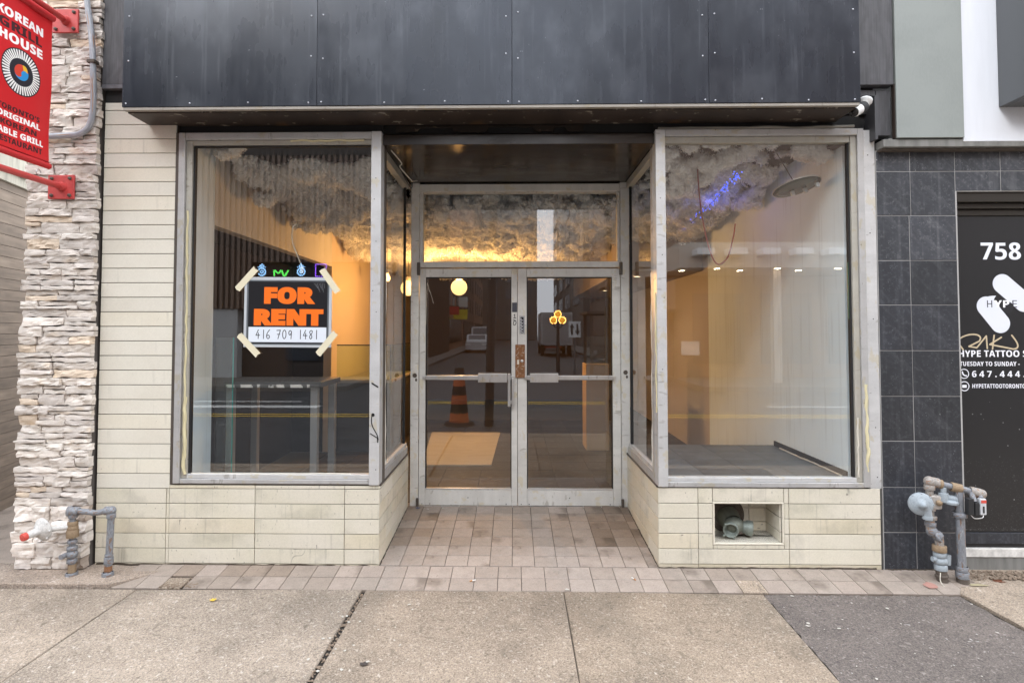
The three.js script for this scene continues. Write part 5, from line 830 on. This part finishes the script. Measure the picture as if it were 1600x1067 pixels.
{
  const b = thing('ribbed_facade_building', 'opposite building with a brown ribbed fascia over dark shops, mirrored in the left window', 'building');
  mesh('wall', [box(-34, -5.2, 7.9, 15, ZB, 40), box(-34, -5.2, 0, 4.1, ZB + 0.5, 40)], plain(0.04, 0.03, 0.026, 0.7), b);
  mesh('fascia_back', [box(-34, -5.2, 4.1, 7.9, ZB + 0.06, 40), box(-34, -9.3, 2.45, 4.099, ZB + 0.06, 40)], plain(0.06, 0.038, 0.028, 0.6), b);
  const ribs = []; for (let x = -16; x < -5.2; x += 0.2) ribs.push(box(x, x + 0.1, x < -9.4 ? 2.45 : 4.1, 7.9, ZB, ZB + 0.059)); tag(mesh('fascia_ribs', ribs, plain(0.15, 0.1, 0.075, 0.6), b), null, null, null, 'stuff');
  mesh('column', box(-10.7, -9.8, 0, 2.449, ZB + 0.1, ZB + 0.49), plain(0.4, 0.4, 0.4, 0.8), b); for (const x of [-13.5, -8.2, -6.9]) mesh('shop_window', box(x, x + 1.2, 0.6, 2.8, ZB + 0.44, ZB + 0.52), winDark, b);
  const neon = (x, y, col, label, shape) => { const t = thing('neon_sign', label, 'neon sign', [x, y, ZB - 0.02]); mesh('neon_tube', shape, std({ color: lin(0.05), emissive: col, emissiveIntensity: 2.5 }), t); };
  const ring = () => [new THREE.TorusGeometry(0.13, 0.025, 6, 20), new THREE.TorusGeometry(0.05, 0.02, 6, 14), ...[-0.12, -0.06, 0, 0.06, 0.12].map((x) => rbox(x - 0.016, x + 0.016, 0.15, 0.3 - Math.abs(x), -0.02, 0.02))];
  neon(-8.9, 3.75, new THREE.Color(0.3, 0.6, 1), 'blue hand shaped neon sign left of the green one across the street', ring()); neon(-7.5, 3.75, new THREE.Color(0.3, 0.6, 1), 'blue hand shaped neon sign right of the green one across the street', ring());
  neon(-8.2, 3.7, new THREE.Color(0.1, 0.8, 0.1), 'green neon sign between two blue hand signs across the street', [tube([[-0.25, -0.1, 0], [-0.25, 0.1, 0], [-0.1, 0, 0], [0, 0.1, 0], [0.1, -0.1, 0], [0.25, 0.1, 0]], 0.03, 30, 6)]);
  neon(-6.8, 3.8, new THREE.Color(0.3, 0.1, 1), 'violet framed neon sign over the dark windows across the street', [rbox(-0.2, 0.2, 0.2, 0.225, -0.02, 0.02), rbox(-0.2, 0.2, -0.225, -0.2, -0.02, 0.02), rbox(-0.2, -0.175, -0.199, 0.199, -0.02, 0.02), rbox(0.175, 0.2, -0.199, 0.199, -0.02, 0.02)]);
}
{
  const b = thing('canopy_building', 'building with a pale canopy, white fins and soffit lights, mirrored in the right window', 'building');
  mesh('wall', [box(5.8, 36, 0, 3.6, ZB + 0.6, 34), box(5.8, 36, 4.5, 15, ZB + 0.2, 34)], plain(0.2, 0.135, 0.1, 0.8), b);
  mesh('canopy', [box(5.2, 36, 3.65, 4.45, ZB - 2.0, ZB + 0.6)], plain(0.42, 0.38, 0.34, 0.7), b);
  for (let k = 0; k < 9; k++) { mesh('fin', rbox(5.6 + k * 1.0, 6.15 + k * 1.0, 4.0, 4.2, ZB - 2.5, ZB - 2.002, 0.02), plain(0.78, 0.78, 0.78, 0.5), b); mesh('soffit_light', new THREE.CylinderGeometry(0.09, 0.09, 0.02, 12).translate(5.5 + k * 0.95, 3.635, ZB - 1.2 - (k % 2) * 0.6), glow(14, new THREE.Color(1, 0.85, 0.6)), b); }
  for (let k = 0; k < 5; k++) mesh('shop_window', box(6.4 + k * 2.4, 8.2 + k * 2.4, 0.5, 3.0, ZB + 0.52, ZB + 0.62), winDark, b);
  mesh('window_notice', rbox(5.95, 6.6, 0.8, 1.3, ZB + 0.49, ZB + 0.515, 0.01), plain(0.75, 0.74, 0.7, 0.6), b);
  mesh('column', box(8.3, 8.55, 0, 3.64, ZB - 1.6, ZB - 1.35), plain(0.4, 0.36, 0.32, 0.8), b);
}
const winPale = plain(0.16, 0.17, 0.19, 0.2);
for (const [i, [z0, z1, h, c, l]] of [[41, 56, 11, [0.17, 0.12, 0.09], 'brown brick block on the left of the side street'], [56.5, 74, 15, [0.12, 0.1, 0.09], 'taller dark block on the left of the side street'], [74.5, 96, 22, [0.2, 0.17, 0.14], 'tall tan block far down the left of the side street']].entries()) { const b = thing('brick_building', l, 'building'); mesh('wall', box(-28, -5.6, 0, h, z0, z1), std({ map: brickT, color: lin(c[0] * 11, c[1] * 13, c[2] * 15), roughness: 0.9 }), b); windows(b, null, 0, z0 + 0.5, z1 - 0.5, 3.5, h - 0.8, 4, Math.round(h / 3.6), i === 2 ? winPale : winDark, -5.6, true); mesh('shop_window', box(-5.64, -5.55, 0.6, 2.8, z0 + 1, z1 - 1), winDark, b); }
for (const [z0, z1, x, h, m, l] of [[35, 50, 7.4, 14, brick, 'low brick block on the right of the side street'], [52, 95, 7.0, 34, plain(0.2, 0.18, 0.165, 0.6), 'ribbed concrete tower on the right of the side street'], [100, 118, -11.7, 26, plain(0.2, 0.19, 0.18, 0.6), 'grey tower closing the view down the side street']]) { const b = thing('tower_building', l, 'building'); mesh('wall', box(x, x + 16, 0, h, z0, z1), m, b); windows(b, null, 0, x + 0.4, x + 15.6, 4, h - 1, 5, Math.round(h / 3.5), winPale, z0, false); windows(b, null, 0, z0 + 0.5, z1 - 0.5, 4, h - 1, 4, Math.round(h / 3.5), winPale, x, true); }
for (const [x, y, z, w, h, c, l] of [[-5.3, 3.4, 43, 1.2, 0.7, [0.5, 0.03, 0.04], 'small red shop sign sticking out on the left of the side street'], [-5.1, 3.2, 47, 1.6, 0.9, [0.6, 0.5, 0.04], 'yellow shop sign sticking out on the left of the side street'], [-5.2, 4.6, 52, 1.0, 1.0, [0.6, 0.62, 0.6], 'white square shop sign high on the left of the side street']]) { const t = thing('shop_sign', l, 'shop sign', [x, y, z]); mesh('board', rbox(-w / 2, w / 2, -h / 2, h / 2, -0.06, 0.06, 0.01), plain(...c, 0.5), t); mesh('bracket', cyl([-w / 2 - 0.1, h / 2 + 0.05, 0], [w / 2, h / 2 + 0.05, 0], 0.03), rubber, t); }
{ // traffic cone, pole, street lamp, sign, car, truck
  const c = thing('traffic_cone', 'tall orange traffic cone with black bands on the street, mirrored in the left door', 'traffic cone', [-1.05, -0.125, 4.75]);
  mesh('base', [new THREE.CylinderGeometry(0.27, 0.3, 0.06, 8).translate(0, 0.03, 0)], rubber, c); const og = plain(0.5, 0.12, 0.045, 0.7), prof = (y) => 0.19 - 0.1 * y; for (let k = 0; k < 6; k++) mesh('band', new THREE.CylinderGeometry(prof((k + 1) * 0.17), prof(k * 0.17), 0.17, 24, 1, true).translate(0, 0.145 + k * 0.17, 0), k % 2 ? rubber : og, c);
  const p = thing('utility_pole', 'dark utility pole at the kerb, mirrored in the left door', 'pole', [-0.47, 0, 4.62]); p.rotation.z = -0.02; mesh('shaft', cyl([0, -0.14, 0], [0, 9, 0], 0.085, 0.07, 18), plain(0.03, 0.028, 0.027, 0.6), p); mesh('collar', fit([0, 3, 0], [0, 3.12, 0], 0.08, 1.15), oldIron, p);
  const s = thing('street_lamp', 'street lamp with three glowing orange globes, mirrored in the right door', 'street lamp', [1.87, 0.02, 18.2]); mesh('post', cyl([0, -0.1, 0], [0, 2.0, 0], 0.09, 0.06, 14), plain(0.015, 0.015, 0.016, 0.5), s); mesh('arms', tube([[-0.19, 2.0, 0], [-0.14, 1.82, 0], [0, 1.78, 0], [0.14, 1.82, 0], [0.19, 2.0, 0]], 0.025, 30, 8), plain(0.015, 0.015, 0.016, 0.5), s);
  for (const [x, y] of [[-0.19, 2.1], [0.19, 2.1], [0, 2.36]]) { mesh('globe', new THREE.SphereGeometry(0.125, 20, 14).translate(x, y, 0), std({ color: lin(0.6, 0.3, 0.05), emissive: new THREE.Color(1, 0.4, 0.03), emissiveIntensity: 1.2 }), s); lamp(s, 1.87 + x, y + 0.02, 18.2, 0.6, new THREE.Color(1, 0.45, 0.1), 8); }
  const a = thing('traffic_sign', 'white sign with one up and one down arrow on a post across the street', 'traffic sign', [2.45, -0.1, 17]); mesh('post', cyl([0, 0, 0], [0, 2.1, 0], 0.04, 0.04, 10), darkMetal, a); mesh('board', rbox(-0.24, 0.24, 1.5, 2.15, -0.06, -0.045, 0.004), plain(0.6, 0.6, 0.6, 0.5), a);
  const ar = new THREE.Shape([[-0.04, -0.22], [0.04, -0.22], [0.04, 0.06], [0.1, 0.06], [0, 0.24], [-0.1, 0.06], [-0.04, 0.06]].map(([x, y]) => new THREE.Vector2(x, y))), ag = new THREE.ExtrudeGeometry(ar, { depth: 0.004, bevelEnabled: false }); mesh('arrow', ag.clone().translate(-0.11, 1.83, -0.067), rubber, a); mesh('arrow', ag.clone().rotateZ(Math.PI).translate(0.11, 1.83, -0.067), rubber, a);
  const car = (name, label, cat, pos, prof, wd, paint, wb) => { const t = thing(name, label, cat, pos); const sh = new THREE.Shape(prof.map(([z, y]) => new THREE.Vector2(z, y))); const g = new THREE.ExtrudeGeometry(sh, { depth: wd - 0.16, bevelEnabled: true, bevelThickness: 0.08, bevelSize: 0.05, bevelSegments: 3 }).translate(0, 0, -(wd - 0.16) / 2).rotateY(-Math.PI / 2); mesh('body', g, paint, t);
    for (const z of wb) for (const x of [-wd / 2 + 0.1, wd / 2 - 0.1]) mesh('wheel', cyl([x - 0.1, 0.33, z], [x + 0.1, 0.33, z], 0.33, 0.33, 20), rubber, t); return t; };
  const sil = plain(0.42, 0.42, 0.43, 0.3, 0.4);
  const c1 = car('parked_car', 'silver car facing the shop on the side street, mirrored in the left door', 'car', [-3.1, -0.13, 41], [[0, 0.3], [4.4, 0.3], [4.4, 0.9], [3.9, 1.0], [3.1, 1.45], [1.6, 1.45], [0.9, 1.0], [0.05, 0.85]], 1.8, sil, [0.85, 3.5]);
  mesh('windscreen', new THREE.PlaneGeometry(1.4, 0.62).rotateX(-0.85).rotateY(Math.PI).translate(0, 1.25, 1.13), winDark, c1); for (const x of [-0.65, 0.65]) mesh('headlight', rbox(x - 0.18, x + 0.18, 0.62, 0.76, -0.1, -0.04, 0.02), plain(0.75, 0.75, 0.75, 0.2), c1);
  const c2 = car('parked_van', 'pale van parked behind the silver car on the side street', 'van', [-3.2, -0.13, 49], [[0, 0.35], [5.2, 0.35], [5.2, 2.1], [1.3, 2.15], [0.7, 1.2], [0.05, 1.0]], 1.95, plain(0.4, 0.41, 0.42, 0.4), [0.9, 4.2]); mesh('windscreen', new THREE.PlaneGeometry(1.6, 0.95).rotateX(-0.55).rotateY(Math.PI).translate(0, 1.68, 0.93), winDark, c2);
  for (const [x, z, p, l] of [[-3.15, 57, plain(0.2, 0.21, 0.22, 0.3, 0.4), 'dark grey car behind the pale van on the side street'], [3.6, 46, plain(0.35, 0.05, 0.04, 0.3, 0.3), 'dark red car beyond the box truck on the side street']]) { const c = car('parked_car', l, 'car', [x, -0.13, z], [[0, 0.3], [4.4, 0.3], [4.4, 0.9], [3.9, 1.0], [3.1, 1.45], [1.6, 1.45], [0.9, 1.0], [0.05, 0.85]], 1.8, p, [0.85, 3.5]); mesh('windscreen', new THREE.PlaneGeometry(1.4, 0.62).rotateX(-0.85).rotateY(Math.PI).translate(0, 1.25, 1.13), winDark, c); }
  const k = thing('box_truck', 'white box truck seen from behind on the side street, mirrored in the right door', 'truck', [3.0, -0.13, 34]); mesh('cargo_box', rbox(-1.1, 1.1, 0.8, 3.1, 0, 5, 0.03), plain(0.55, 0.55, 0.56, 0.5), k); mesh('rear_door', rbox(-0.98, 0.98, 0.95, 2.95, -0.03, -0.001, 0.01), plain(0.42, 0.42, 0.43, 0.5), k); mesh('cab', rbox(-1, 1, 0.6, 2.3, 5.05, 6.8, 0.1), plain(0.5, 0.5, 0.5, 0.4), k); for (const z of [1, 5.8]) for (const x of [-0.95, 0.95]) mesh('wheel', cyl([x - 0.12, 0.45, z], [x + 0.12, 0.45, z], 0.45, 0.45, 18), rubber, k);
  const pt = thing('timber_patio', 'dark timber street patio with posts beside the arrow sign across the street', 'patio', [4.4, 0.02, 16]); const tm = plain(0.09, 0.06, 0.045, 0.8); for (const [x, z] of [[-1.4, 0], [-0.1, 0], [1.2, 0], [-1.4, 2], [1.2, 2]]) mesh('post', box(x - 0.06, x + 0.06, 0, 2.3, z - 0.06, z + 0.06), tm, pt); for (const y of [0.3, 0.6, 0.9]) mesh('rail', box(-1.34, 1.14, y, y + 0.16, -0.03, 0.03), tm, pt); mesh('roof', box(-1.6, 1.4, 2.301, 2.4, -0.2, 2.2), tm, pt);
}
renderer.render(scene, camera);
